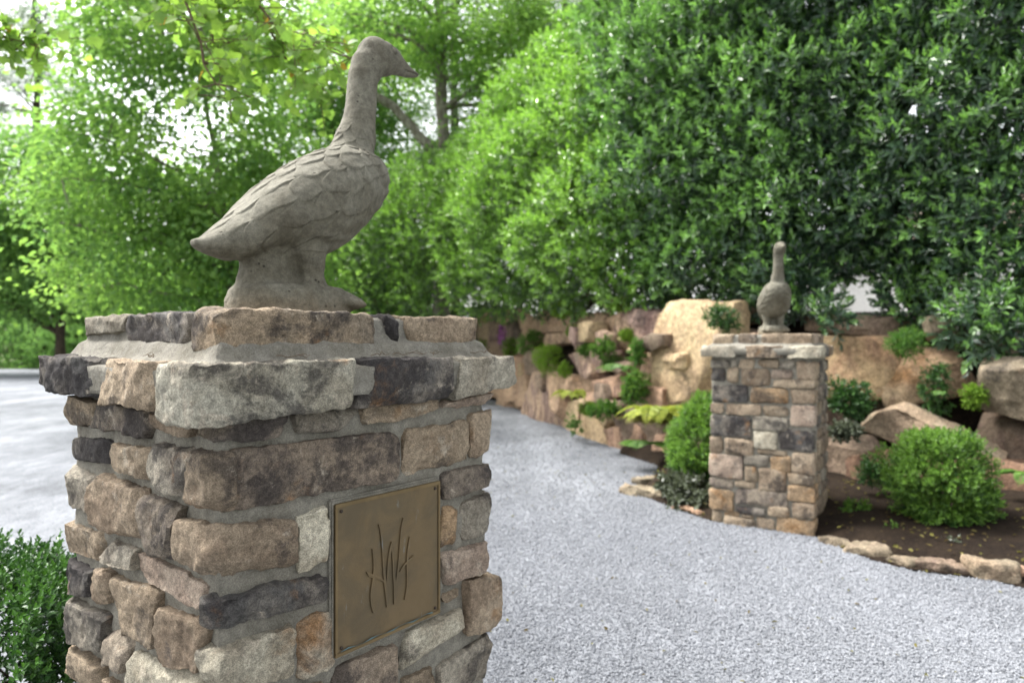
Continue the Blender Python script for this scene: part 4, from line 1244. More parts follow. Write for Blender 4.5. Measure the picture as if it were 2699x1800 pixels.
    me2.update()
    me2.name = 'goose_statue'
    me2.materials.clear()
    return me2

GOOSE = goose_mesh()
g1 = add('goose_statue', GOOSE, M['concrete'], label='large grey concrete goose statue in side view on the near pillar', cat='statue')
g1.location = (-.5546, 1.6908, 1.401)
g1.rotation_euler = (0, 0, AZ)
g2 = add('goose_statue', GOOSE, M['concrete'], label='small blurred concrete goose statue seen from the front on the far pillar', cat='statue')
cc = np.array([2.07, 4.68]) + W2 / 2 * np.array([math.sin(R(32)), math.cos(R(32))]) + W2 / 2 * np.array([-math.cos(R(32)), math.sin(R(32))])
g2.location = (cc[0] + .02, cc[1], 1.381)
g2.rotation_euler = (0, 0, R(-90 - 9))
g2.scale = (.85, .87, .85)

# dry twigs and specks lying on the ledge of the near pillar
def local1(x, y, z):
    m = Matrix.Translation((-.5162, 1.18, 0)) @ Matrix.Rotation(AZ, 4, 'Z')
    return np.array(m @ Vector((x, y, z)))
trng = np.random.default_rng(21)
for nm, u, sd, L, lab in (('x', .40, 'x', .09, 'longest curled dry twig on the ledge above the dark cap stone'),
                          ('x', .33, 'x', .06, 'thin dry twig on the ledge, just left of the dark cap stone'),
                          ('x', .50, 'x', .05, 'short curled brown twig on the ledge right of the small dark top stone'),
                          ('x', .64, 'x', .11, 'straggling dry twig on the ledge near its right end'),
                          ('y', .20, 'y', .04, 'small curled twig on the ledge below the black top stone'),
                          ('x', .12, 'x', .07, 'fine dry twig on the ledge near the front corner')):
    n_ = 9
    t = np.linspace(0, 1, n_)
    base = np.stack([u + t * L, -.012 - .010 * np.sin(t * 5 + u * 40) , 1.3135 + .006 * np.abs(np.sin(t * 7 + u * 9))], 1)
    if sd == 'y':
        base = base[:, [1, 0, 2]]
    pts = np.array([local1(*b_) for b_ in base])
    a_ = tube(pts, np.linspace(.0009, .0005, n_), 5)
    mid = pts[4]
    b_ = tube(np.array([mid, mid + (pts[6] - pts[4]) * .7 + [0, 0, .006], mid + (pts[7] - pts[4]) * .9 + [.002, -.008, .001]]), [.0007, .0006, .0005], 5)
    V, Q = join_tubes([a_, b_])
    add('dry_twig', mesh_np('dry_twig', V, quads=Q), M['twig'], label=lab, cat='twig', group='dry twigs on the pillar ledge')

# ------------------------------------------------------------------ boulder wall
RW = empty('rock_wall', (1.6, 7.4, 0), 0, 'curving dry stacked wall of tan and brown boulders below the hedge', 'wall')
RW_inv = np.array([1.6, 7.4, 0])
k = 2000
for t, q, th in BOULDERS:
    k += 1
    q = np.array(q) - RW_inv
    if q[2:, 2].min() < .30:                       # lowest course is bedded in the ground
        q[2:, 2] -= .16
    TL, TR, BR, BL = q
    along = unit(((TR - TL) + (BR - BL)) * np.array([1, 1, 0]))
    inn = np.array([-along[1], along[0], 0])
    if inn @ np.array([.4, 1, 0]) < 0:
        inn = -inn
    c8 = np.zeros((2, 2, 2, 3))
    c8[0, 0, 0], c8[1, 0, 0], c8[0, 0, 1], c8[1, 0, 1] = BL, BR, TL, TR
    sh = inn * th
    c8[0, 1, 0], c8[1, 1, 0], c8[0, 1, 1], c8[1, 1, 1] = BL + sh, BR + sh, TL + sh * .9 - [0, 0, .03], TR + sh * .9 - [0, 0, .03]
    size = np.linalg.norm(TR - BL)
    me = block('boulder', c8, max(.028, size / 20), .055 * min(1, size / .6), k, .020 * min(1, size), 4.0, 12, .13 * min(1, size / .7), front=-inn, sharp=30)
    add('boulder', me, M['rock_' + t], RW)

# small fill stones in the gaps of the wall
frng = np.random.default_rng(77)
fills = []
for i_ in range(60):
    t_ = frng.uniform(.18, .72)
    idx = int(t_ * 89)
    base = wp[idx] + nrm2[idx] * frng.uniform(.12, .3)
    zz = frng.uniform(.15, 1.5)
    w_, h_ = frng.uniform(.10, .22), frng.uniform(.07, .15)
    k += 1
    tg = np.append(tang[idx], 0); nn_ = np.append(nrm2[idx], 0)
    c = np.append(base, zz) - RW_inv
    c8 = np.zeros((2, 2, 2, 3))
    for a_ in (0, 1):
        for b_ in (0, 1):
            for d_ in (0, 1):
                c8[a_, b_, d_] = c + tg * w_ * (a_ * 2 - 1) + nn_ * .15 * (b_ * 2 - 1) + np.array([0, 0, h_ * (d_ * 2 - 1)])
    me = block('boulder', c8, .045, .03, k, .015, 5, 8, .07, sharp=30)
    add('boulder', me, M['rock_' + frng.choice(list('tnkyu'))], RW)

# ------------------------------------------------------------------ edging stones
erng = np.random.default_rng(31)
def edging(x, y, ang, L, w, h, tone, lab):
    global k
    k += 1
    c8 = np.zeros((2, 2, 2, 3))
    for a_ in (0, 1):
        for b_ in (0, 1):
            for d_ in (0, 1):
                c8[a_, b_, d_] = ((a_ * 2 - 1) * L * .62, (b_ * 2 - 1) * w / 2, -.05 if d_ == 0 else h * erng.uniform(.5, .8))
    me = block('edging_stone', c8, .018, .018, k, .012, 8, 9, .045, sharp=38)
    o = add('edging_stone', me, M['rock_' + tone], None, lab, 'stone', 'edging stones along the gravel')
    o.location = (x, y, 0); o.rotation_euler = (0, 0, ang)
for a in ((1.155, 5.93, -.5, .36, .20, .10, 'h', 'mossy angular edging stone at the tip of the bed left of the far pillar'),
          (1.28, 6.42, .5, .24, .16, .09, 'g', 'weathered edging stone at the back of the bed below the ferns'),
          (1.40, 5.36, -.9, .26, .10, .05, 'k', 'thin reddish edging stone under the ground cover leaves'),
          (2.15, 4.50, -1.0, .17, .12, .06, 'g', 'small tan edging stone touching the foot of the far pillar'),
          (2.24, 4.30, -.75, .23, .16, .09, 'g', 'grey humped edging stone, second right of the far pillar'),
          (2.36, 4.12, -.8, .18, .12, .055, 'h', 'low sandy edging stone between two grey ones'),
          (2.54, 4.02, -.35, .26, .15, .065, 'n', 'flat grey brown edging stone below the round boxwood'),
          (2.73, 3.90, -.55, .22, .17, .13, 'h', 'largest mossy humped edging stone below the round boxwood'),
          (2.90, 3.82, -.35, .20, .14, .09, 'k', 'pinkish edging stone joined to the mossy hump'),
          (3.10, 3.68, -.5, .28, .15, .075, 'y', 'mossy edging stone at the right edge of the picture')):
    edging(*a)

# ------------------------------------------------------------------ foliage builders
def blob_points(blobs, n, rng, shell=(.78, 1.04), keep=.74, lump=.14, lf=2.2, front=None):
    """points spread through the outer shell of a union of balls, with outward directions"""
    B = np.array(blobs, float)
    c = B[:, :3]
    r = B[:, 3:6] if B.shape[1] >= 6 else np.repeat(B[:, 3:4], 3, 1)
    w = (r ** 2).mean(1); w /= w.sum()
    P, D = [], []
    need = n
    for _ in range(14):
        m = int(need * 1.9) + 60
        b = rng.choice(len(B), m, p=w)
        d = unit(rng.normal(size=(m, 3)))
        if front is not None:      # mostly the side that is not turned away from the drive
            kk = (d @ np.asarray(front)) > rng.uniform(-.9, .15, m)
            b, d = b[kk], d[kk]
        f = rng.uniform(shell[0] ** 3, shell[1] ** 3, len(d)) ** (1 / 3)
        p = c[b] + d * r[b] * (f * (1 + lump * 1.6 * fbm((c[b] + d * r[b]) * lf, 2)))[:, None]
        ok = np.ones(len(p), bool)
        for i in range(len(B)):
            e = np.linalg.norm((p - c[i]) / r[i], axis=1)
            ok &= (e > keep) | (b == i)
        P.append(p[ok]); D.append(d[ok])
        need = n - sum(len(x_) for x_ in P)
        if need <= 0:
            break
    return np.concatenate(P)[:n], np.concatenate(D)[:n]

def sprays(P, D, rng, per, ln, wd, up=.5, slen=1.6, spread=.9, tint=(.5, .25), young=1.0):
    """leafy shoot tips: `per` leaves spiralling round a short axis"""
    n = len(P)
    axis = unit(D * .8 + np.array([0, 0, up]) + rng.normal(size=(n, 3)) * .45)
    ref = unit(rng.normal(size=(n, 3)))
    u = unit(np.cross(axis, ref)); v = np.cross(axis, u)
    L = ln * slen * rng.uniform(.7, 1.3, n)
    pos, dr, nm, tn, sz = [], [], [], [], []
    t0 = np.clip(rng.normal(tint[0], tint[1], n), 0, 1)
    for q in range(per):
        f = q / max(1, per - 1)
        a = q * 2.4 + rng.uniform(-.4, .4, n)
        rad = np.cos(a)[:, None] * u + np.sin(a)[:, None] * v
        pos.append(P + axis * (L * f)[:, None])
        d = unit(rad * spread * (1.05 - .55 * f) + axis * (.35 + .9 * f) + rng.normal(size=(n, 3)) * .18)
        dr.append(d); nm.append(unit(axis * 1.0 - rad * .3 + np.array([0, 0, .35])))
        tn.append(np.clip(t0 * (.45 + .75 * f * young) + rng.normal(size=n) * .06, 0, 1))
        sz.append(rng.uniform(.7, 1.15, n) * (1 - .25 * f))
    pos = np.concatenate(pos); s_ = np.concatenate(sz)
    return pos, np.concatenate(dr), np.concatenate(nm), ln * s_, wd * s_, np.concatenate(tn)

def stems(base, blobs, rng, r0=.05, n_side=6, mat='bark_dark', parent=None, off=(0, 0, 0)):
    ts = []
    base = np.asarray(base, float)
    for b in blobs:
        e = np.array(b[:3], float)
        p = curve_pts(base, e, rng, 9, .10)
        ts.append(tube(p, np.linspace(r0, r0 * .3, 9), 7))
        for _ in range(n_side):
            i = rng.integers(3, 8)
            d = unit(rng.normal(size=3) + [0, 0, .3]) * b[3] * .8
            pp = curve_pts(p[i], p[i] + d, rng, 5, .1)
            ts.append(tube(pp, np.linspace(r0 * .35, r0 * .1, 5), 5))
    V, Q = join_tubes(ts)
    return add('stems', mesh_np('stems', V - np.asarray(off), quads=Q), M[mat], parent)

def shrub(name, label, cat, base, blobs, n, per, ln, wd, mat, seed, tint=(.5, .25), stem_r=.04, stem_to=None, shell=(.78, 1.04),
          keep=.74, lump=.14, lf=2.2, front=None, up=.5, hole=None, group=None, inner=0, slen=1.6):
    rng = np.random.default_rng(seed)
    root = empty(name, base, 0, label, cat, group)
    P, D = blob_points(blobs, n, rng, shell, keep, lump, lf, front)
    if inner:
        P2_, D2_ = blob_points(blobs, inner, rng, (.45, .85), .3, lump, lf, front)
        P = np.concatenate([P, P2_]); D = np.concatenate([D, D2_])
    if hole is not None:
        kk = hole(P, rng)
        P, D = P[kk], D[kk]
    tt = tint(P, D, rng) if callable(tint) else tint
    if isinstance(tt, np.ndarray):
        pos, d, nm, l, w, tn = sprays(P, D, rng, per, ln, wd, up, slen)
        tn = np.clip((tn - .45) * 1.5 + np.tile(tt, per), 0, 1)
    else:
        pos, d, nm, l, w, tn = sprays(P, D, rng, per, ln, wd, up, slen, tint=tt)
    b = np.asarray(base, float)
    leaves('foliage', pos - b, d, nm, l, w, tn, M[mat], root)
    st_ = stem_to if stem_to is not None else blobs
    stems(base, [tuple(x_) for x_ in st_], rng, stem_r, 4, 'bark_dark', root, b)
    return root

FR = (-.45, -.80, .40)

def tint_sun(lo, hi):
    # young growth tint, with sunlight on the upper left side painted into leaf colour
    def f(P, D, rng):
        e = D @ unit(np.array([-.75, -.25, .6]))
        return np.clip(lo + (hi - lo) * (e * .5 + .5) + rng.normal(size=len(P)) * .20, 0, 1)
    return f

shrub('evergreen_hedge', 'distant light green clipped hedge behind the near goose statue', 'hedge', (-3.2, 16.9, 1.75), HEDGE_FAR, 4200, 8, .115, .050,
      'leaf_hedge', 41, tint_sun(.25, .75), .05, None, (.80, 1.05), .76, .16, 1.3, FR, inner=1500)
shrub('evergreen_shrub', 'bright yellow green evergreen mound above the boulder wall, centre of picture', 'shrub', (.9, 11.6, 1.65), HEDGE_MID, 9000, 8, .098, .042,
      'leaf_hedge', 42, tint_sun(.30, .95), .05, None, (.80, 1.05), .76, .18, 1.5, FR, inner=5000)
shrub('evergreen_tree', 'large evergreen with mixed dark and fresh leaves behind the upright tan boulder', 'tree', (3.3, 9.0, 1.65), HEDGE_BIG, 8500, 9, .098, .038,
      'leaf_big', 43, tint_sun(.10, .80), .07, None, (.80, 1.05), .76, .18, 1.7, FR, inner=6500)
def gap_fn(P, rng):
    # open space low between the stems, where one sees through to the lane
    ok = np.ones(len(P), bool)
    for c, rx, rz, dens in (((3.75, 7.2, 1.91), .17, .14, .05), ((3.52, 7.2, 1.84), .20, .09, .15), ((4.38, 6.6, 1.92), .12, .12, .25), ((4.25, 6.6, 1.72), .20, .05, .2)):
        u = np.array([c[0], c[1]]) / np.hypot(c[0], c[1]); s_ = np.array([u[1], -u[0]])
        lat = (P[:, :2] - np.array(c[:2])) @ s_
        dep = (P[:, :2] - np.array(c[:2])) @ u
        e = (lat / rx) ** 2 + ((P[:, 2] - c[2] - dep * .08) / rz) ** 2
        ok &= (e > 1) | (rng.uniform(0, 1, len(P)) < dens)
    return ok
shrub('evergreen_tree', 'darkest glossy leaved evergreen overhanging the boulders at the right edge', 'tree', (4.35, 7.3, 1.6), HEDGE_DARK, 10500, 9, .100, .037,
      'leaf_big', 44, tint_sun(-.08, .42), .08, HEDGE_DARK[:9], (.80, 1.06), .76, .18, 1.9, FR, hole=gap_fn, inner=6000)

# box bushes
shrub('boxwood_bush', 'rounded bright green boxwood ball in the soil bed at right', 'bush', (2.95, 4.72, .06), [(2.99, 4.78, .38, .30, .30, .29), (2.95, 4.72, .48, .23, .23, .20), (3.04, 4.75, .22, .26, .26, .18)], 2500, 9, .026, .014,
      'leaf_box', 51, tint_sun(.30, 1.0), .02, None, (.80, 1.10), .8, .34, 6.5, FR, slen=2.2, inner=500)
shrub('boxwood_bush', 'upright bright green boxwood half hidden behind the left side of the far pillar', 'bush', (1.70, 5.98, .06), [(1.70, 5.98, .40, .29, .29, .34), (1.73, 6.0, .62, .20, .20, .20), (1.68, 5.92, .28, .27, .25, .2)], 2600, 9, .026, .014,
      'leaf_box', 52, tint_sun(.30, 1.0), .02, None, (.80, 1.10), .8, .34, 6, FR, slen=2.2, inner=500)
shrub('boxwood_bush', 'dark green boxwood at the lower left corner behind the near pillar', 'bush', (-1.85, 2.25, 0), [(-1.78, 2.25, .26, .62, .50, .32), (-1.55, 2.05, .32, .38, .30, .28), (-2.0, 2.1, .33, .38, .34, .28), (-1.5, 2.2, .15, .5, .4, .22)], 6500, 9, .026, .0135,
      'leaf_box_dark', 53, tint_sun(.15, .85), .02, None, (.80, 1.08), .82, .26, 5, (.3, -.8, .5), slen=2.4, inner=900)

# ------------------------------------------------------------------ trees
def tree(name, label, base, trunk_top, r0, blobs, n_limb, clumps, per, ln, mat, seed, tint=(.5, .25), flat=.55, csize=.34, cat='tree', bark='bark',
         trunk_pts=None, extra=None, wd=None, shape='leaf', group=None):
    rng = np.random.default_rng(seed)
    base = np.asarray(base, float)
    root = empty(name, tuple(base), 0, label, cat, group)
    tp = np.array(trunk_pts, float) if trunk_pts is not None else curve_pts(base, trunk_top, rng, 12, .06)
    tp = resample(tp, 16)
    rr = np.linspace(r0, r0 * .32, 16)
    rr[0] *= 1.35; rr[1] *= 1.1
    V, Q = tube(tp - base, rr, 10)
    V += (fbm(V * 5, 2) * r0 * .25)[:, None] * np.array([1, 1, 0])
    add('trunk', mesh_np('trunk', V, quads=Q), M[bark], root)
    B = np.array(blobs, float)
    cr = B[:, 3:6] if B.shape[1] >= 6 else np.repeat(B[:, 3:4], 3, 1)
    w = cr.prod(1) ** (2 / 3); w /= w.sum()
    bi = rng.choice(len(B), clumps, p=w)
    d = unit(rng.normal(size=(clumps, 3)))
    f = rng.uniform(.25, 1.0, clumps) ** (1 / 2.2)
    C = B[bi, :3] + d * cr[bi] * f[:, None] * (1 + .3 * perlin(d * 2.5 + bi[:, None] * 3.1))[:, None]
    ts = []
    limb_pts = [tp[5:]]
    sel = rng.permutation(clumps)
    for i in sel[:n_limb]:
        dist = np.linalg.norm(tp - C[i], axis=1) + np.maximum(0, tp[:, 2] - C[i, 2] + .3) * 2
        j = int(np.argmin(dist[2:]) + 2)
        p = curve_pts(tp[j], C[i], rng, 9, .16, .05)
        ts.append(tube(p, np.linspace(rr[j] * .5, .012, 9), 6))
        limb_pts.append(p[2:])
    LP = np.concatenate(limb_pts)
    for i in sel[n_limb:n_limb * 5]:
        j = int(np.argmin(np.linalg.norm(LP - C[i], axis=1)))
        p = curve_pts(LP[j], C[i], rng, 6, .16, .04)
        ts.append(tube(p, np.linspace(.018, .005, 6), 5))
    for e in (extra or []):
        p = resample(np.array([q_[:3] for q_ in e], float), 14)
        p[1:-1] += rng.normal(size=(12, 3)) * .03
        rad = np.interp(np.linspace(0, 1, 14), np.linspace(0, 1, len(e)), [q_[3] for q_ in e])
        ts.append(tube(p, rad, 8))
    if ts:
        V, Q = join_tubes(ts)
        add('branches', mesh_np('branches', V - base, quads=Q), M[bark], root, kind='stuff')
    # leaf clumps
    m = per
    cc = np.repeat(C, m, 0)
    off = rng.normal(size=(len(cc), 3)) * csize * np.repeat(rng.uniform(.6, 1.3, clumps), m)[:, None]
    off[:, 2] *= flat
    pos = cc + off
    dd = unit(off + np.repeat(d, m, 0) * .3 + np.array([0, 0, -.25]) + rng.normal(size=off.shape) * .35)
    nm = unit(np.array([0, 0, 1.0]) + rng.normal(size=off.shape) * .55)
    tc = np.clip(rng.normal(tint[0], tint[1], clumps), 0, 1)
    tn = np.clip(np.repeat(tc, m) + rng.normal(size=len(pos)) * .13, 0, 1)
    sz = ln * rng.uniform(.65, 1.2, len(pos))
    if shape == 'maple':
        maple_leaves('crown', pos - base, dd, nm, sz, tn, M[mat], root)
    elif shape == 'needle':
        dd = unit(off * .6 + rng.normal(size=off.shape) * .3 + np.array([0, 0, .05]))
        leaves('crown', pos - base, dd, nm, sz, sz * .13, tn, M[mat], root)
    else:
        leaves('crown', pos - base, dd, nm, sz, sz * (wd or .75), tn, M[mat], root)
    return root

tree('maple_tree', 'broad bright green maple filling the left background behind the goose tail', (-4.9, 12.4, 0), (-5.6, 12.2, 6.6), .085,
     [(-5.7, 12, 5.0, 2.0, 2.0, 2.4), (-4.6, 12.3, 3.4, 1.5, 1.6, 1.6), (-6.3, 12, 2.5, 1.7, 1.5, 1.3), (-6.9, 11.6, 4.0, 1.0, 1.2, 1.3), (-4.2, 12.6, 1.6, 1.2, 1.2, 1.1), (-5.6, 11.6, 7.2, 2.0, 2, 1.6)],
     26, 620, 66, .098, 'leaf_maple', 61, (.55, .22), .6, .30, bark='bark_pale')
tree('shade_tree', 'lighter green tree behind the near pillar, right of the broad maple', (-5.1, 20.5, 0), (-5.4, 20.5, 8.5), .2,
     [(-5.4, 20.5, 5.6, 3.0, 2.2, 3.2), (-4.0, 20, 3.0, 2.2, 1.8, 2.0), (-7.0, 20.5, 3.2, 2.4, 1.8, 2.2), (-5.2, 20.5, 9.6, 2.8, 2, 2.2)],
     20, 640, 72, .13, 'leaf_maple', 62, (.35, .22), .6, .42)
tree('dogwood_tree', 'small forked dark trunk tree at the far left beyond the gravel', (-17.4, 26.2, 0), (-17.2, 26, 6.0), .20,
     [(-18.2, 26, 6.6, 3.0, 2.2, 2.7), (-16.8, 25.8, 3.6, 2.4, 1.8, 1.6), (-20.5, 26, 4.0, 2.2, 2, 2.0)],
     16, 380, 55, .18, 'leaf_maple', 63, (.30, .22), .6, .46, bark='bark_dark',
     trunk_pts=[(-17.3, 26.2, 0), (-17.35, 26.2, 1.6), (-17.1, 26.1, 3.0), (-17.4, 26, 4.6), (-17.2, 26, 6.4)],
     extra=[[(-17.35, 26.2, 1.5, .12), (-17.9, 26.1, 1.9, .10), (-18.7, 26.1, 2.3, .08), (-19.4, 26, 3.2, .04)]])
tree('white_pine', 'tall blue green pine at the top left corner against the sky', (-23.6, 34, 0), (-23.8, 34, 19), .28,
     [(-24.5, 34, 11.5, 2.6, 2, .7), (-22.9, 34, 13.6, 2.2, 2, .6), (-25.0, 34, 15.2, 2.4, 2, .7), (-23.2, 34, 17.0, 2.0, 2, .6), (-26.5, 34, 13.0, 1.4, 1.5, .5), (-23.5, 34, 9.0, 2.4, 2, .6)],
     14, 260, 90, .24, 'leaf_pine', 64, (.5, .2), .4, .5, bark='bark_dark', shape='needle')
tree('oak_tree', 'grey trunked tree with a pale broken limb, right of the goose head', (-1.75, 15.9, 1.5), (-1.6, 15.5, 11), .21,
     [(-1.2, 15.3, 8.6, 2.3, 2.0, 1.6), (.2, 15.4, 7.4, 1.3, 1.4, 1.3), (-2.8, 15.3, 8.3, 1.6, 1.4, 1.2), (-.3, 15.3, 5.8, 1.0, 1.0, .7)],
     16, 260, 70, .108, 'leaf_maple', 65, (.62, .22), .6, .32, bark='bark_pale',
     trunk_pts=[(-1.62, 15.6, 1.5), (-1.55, 15.55, 3.8), (-1.52, 15.5, 5.4), (-1.62, 15.5, 7.0), (-1.66, 15.5, 9.2), (-1.7, 15.5, 11)],
     extra=[[(-1.56, 15.5, 5.15, .15), (-1.95, 15.35, 5.75, .12), (-2.35, 15.2, 6.25, .11), (-2.6, 15.1, 6.5, .10), (-2.95, 15.0, 6.62, .11), (-3.3, 15.0, 6.7, .08)],
            [(-1.62, 15.5, 7.2, .07), (-2.0, 15.2, 7.8, .05), (-2.6, 15.1, 8.2, .03)]])
tree('pine_tree', 'dark pine behind the grey trunked tree, above the hedge', (-2.0, 24, 0), (-1.9, 24, 15), .26,
     [(-1.6, 24, 6.6, 3.0, 2, 1.8), (-.6, 24, 9.0, 2.4, 2, 1.8), (-3.2, 24, 8.0, 2.0, 2, 1.8), (-1.8, 24, 11.5, 2.4, 2, 1.8), (.6, 24, 6.2, 2, 2, 1.6)],
     14, 330, 90, .22, 'leaf_pine', 66, (.6, .2), .45, .55, bark='bark_dark', shape='needle')
tree('conifer_tree', 'tall blurred conifer at top centre between the oak and the hedge', (2.1, 28, 0), (2.1, 28, 20), .25,
     [(2.0, 28, 8, 2.4, 2, 2.6), (2.1, 28, 12, 2.1, 2, 2.4), (2.2, 28, 15.5, 1.9, 2, 2.2), (3.6, 28, 13.5, 1.0, 1, 1.4)],
     14, 330, 90, .26, 'leaf_pine', 67, (.75, .2), .5, .55, bark='bark_dark', shape='needle')
tree('sapling_tree', 'fresh green treetop showing above the hedge at top centre', (4.4, 19, 1.8), (4.3, 19, 10), .14,
     [(4.0, 19, 9.5, 1.6, 1.5, 1.6), (3.2, 19, 7.6, 1.6, 1.5, 1.6)],
     10, 120, 60, .15, 'leaf_maple', 68, (.6, .2), .6, .36)
for i_, (x_, y_, h_, r_, tn_, lab) in enumerate((
        (-30, 38, 9, 4.2, .25, 'leafy woodland tree behind the forked tree at far left'),
        (-22.5, 37, 7, 4.0, .4, 'rounded woodland tree just right of the forked tree'),
        (-15, 36, 8.5, 4.2, .3, 'woodland tree seen below the broad maple branches'),
        (-8, 35, 8, 4.2, .2, 'shaded woodland tree behind the goose legs'),
        )):
    tree('woodland_tree', lab, (x_, y_, 0), (x_, y_, h_), .22,
         [(x_, y_, h_ * .62, r_, 2.5, h_ * .42), (x_ - 1.5, y_ - .6, h_ * .3, r_ * .7, 2, h_ * .26), (x_ + 1.6, y_ - .6, h_ * .26, r_ * .7, 2, h_ * .26)],
         12, 300, 46, .26, 'leaf_dark', 70 + i_, (tn_ + .2, .22), .6, .6, bark='bark_dark', group='trees of the wood beyond the drive')
for i_, (x_, y_, r_, lab) in enumerate(((-24, 32.5, 1.7, 'low bush at the gravel edge at the far left'), (-20.3, 32, 1.5, 'low bush just left of the forked trunk'),
                                       (-15.6, 31, 1.5, 'low bush just right of the forked trunk'), (-11.5, 29.5, 1.6, 'low bush left of the near pillar cap'),
                                       (-8, 27.5, 1.7, 'low bush behind the broad maple'))):
    shrub('woodland_bush', lab, 'bush', (x_, y_, -.02), [(x_, y_, r_ * .5, r_ * 1.5, r_, r_ * .75), (x_ + r_ * .7, y_ - .3, r_ * .4, r_, r_ * .8, r_ * .55)], 700, 9, .15, .075,
          'leaf_dark', 80 + i_, (.6, .25), .04, group='bushes along the far gravel edge')

# ---- near maple whose twigs hang into the picture from above left
def near_maple():
    rng = np.random.default_rng(91)
    base = np.array([-4.3, 3.4, 0.0])
    root = empty('maple_tree', tuple(base), 0, 'young maple twigs with yellow green leaves hanging from the top left, close by', 'tree')
    tp = resample(np.array([(-4.3, 3.4, 0), (-4.25, 3.4, 1.6), (-4.1, 3.5, 3.0), (-3.6, 3.6, 4.2), (-3.2, 3.6, 5.2)]), 14)
    V, Q = tube(tp - base, np.linspace(.13, .05, 14), 10)
    add('trunk', mesh_np('trunk', V, quads=Q), M['bark'], root)
    twigs = [
        [(-3.9, 3.55, 3.6), (-2.6, 3.5, 3.55), (-1.75, 3.4, 3.25), (-1.63, 3.4, 3.0), (-1.56, 3.38, 2.82), (-1.53, 3.35, 2.66), (-1.45, 3.35, 2.55), (-1.40, 3.35, 2.50)],
        [(-3.7, 3.6, 4.0), (-2.3, 3.7, 3.9), (-1.6, 3.7, 3.45), (-1.32, 3.7, 3.1), (-1.15, 3.65, 2.98), (-1.0, 3.6, 2.9), (-.85, 3.6, 2.85)],
        [(-3.9, 3.5, 3.3), (-3.4, 3.5, 3.35), (-3.0, 3.5, 3.1), (-2.7, 3.5, 2.98), (-2.5, 3.5, 2.9)],
        [(-2.3, 3.7, 3.9), (-1.7, 3.9, 3.5), (-1.45, 3.9, 3.15), (-1.3, 3.9, 2.9), (-1.12, 3.9, 2.75)],
        [(-2.3, 3.7, 3.9), (-1.9, 4.0, 3.55), (-1.75, 4.0, 3.2), (-1.65, 4.0, 3.0)],
    ]
    ts, ends = [], []
    for q, tw in enumerate(twigs):
        p = resample(np.array(tw), 26)
        p[1:] += np.cumsum(rng.normal(size=(25, 3)) * .006, 0)
        ts.append(tube(p, np.linspace(.022, .0035, 26), 6))
        for i in range(7, 26):
            if p[i, 2] > 3.5:
                continue
            for _ in range(4):
                d = unit(rng.normal(size=3) * [1, .8, .5] + [.4, 0, -.25]) * rng.uniform(.10, .34)
                pp = curve_pts(p[i], p[i] + d, rng, 5, .12, .05)
                ts.append(tube(pp, np.linspace(.0035, .0015, 5), 4))
                for m in (2, 3, 4):
                    ends.append(pp[m])
    V, Q = join_tubes(ts)
    add('branches', mesh_np('branches', V - base, quads=Q), M['twig'], root)
    E = np.repeat(np.array(ends), 2, 0)
    n = len(E)
    pos = E + rng.normal(size=(n, 3)) * .02
    dd = unit(rng.normal(size=(n, 3)) * .7 + [.15, -.1, -.65])
    nm = unit(rng.normal(size=(n, 3)) * .5 + [0, -.35, .8])
    tn = np.clip(rng.normal(.5, .28, n), 0, 1)
    sz = rng.uniform(.040, .075, n)
    tu = rng.uniform(0, 1, n) < .018
    maple_leaves('crown', (pos - base)[~tu], dd[~tu], nm[~tu], sz[~tu], tn[~tu], M['leaf_near'], root)
    maple_leaves('turning_leaves', (pos - base)[tu], dd[tu], nm[tu], sz[tu], tn[tu], M['leaf_orange'], root)
near_maple()

# ------------------------------------------------------------------ plants in and below the wall
def at(px, py, Y):
    return np.array(((px - 1175.5) / 1567 * Y, Y, 1.35 - (py - 778) / 1567 * Y))

def mound(name, label, cat, c, r, n, ln, wd, mat, seed, tint=(.6, .22), group=None, droop=.2):
    rng = np.random.default_rng(seed)
    c = np.asarray(c, float)
    root = empty(name, tuple(c), 0, label, cat, group)
    r_ = np.array(r)
    bl = [(0, 0, 0, *(r_ * .72))]
    for _ in range(5):
        bl.append((*(unit(rng.normal(size=3)) * r_ * .62), *(r_ * rng.uniform(.28, .55))))
    P, D = blob_points(bl, int(n * .8), rng, (.45, 1.15), .5, .3, 7, (-.5, -.8, .35))
    pos, d, nm, l, w, tn = sprays(P, D, rng, 6, ln, wd, .35 - droop, 1.2, tint=tint)
    leaves('foliage', pos, d, nm, l, w, tn, M[mat], root)
    V, Q = join_tubes([tube(curve_pts((0, .05, -r[2] * .5), P[i] * .9, rng, 5, .1), [.006, .005, .004, .003, .002], 4) for i in rng.integers(0, len(P), 14)])
    add('stems', mesh_np('stems', V, quads=Q), M['twig'], root)
    return root

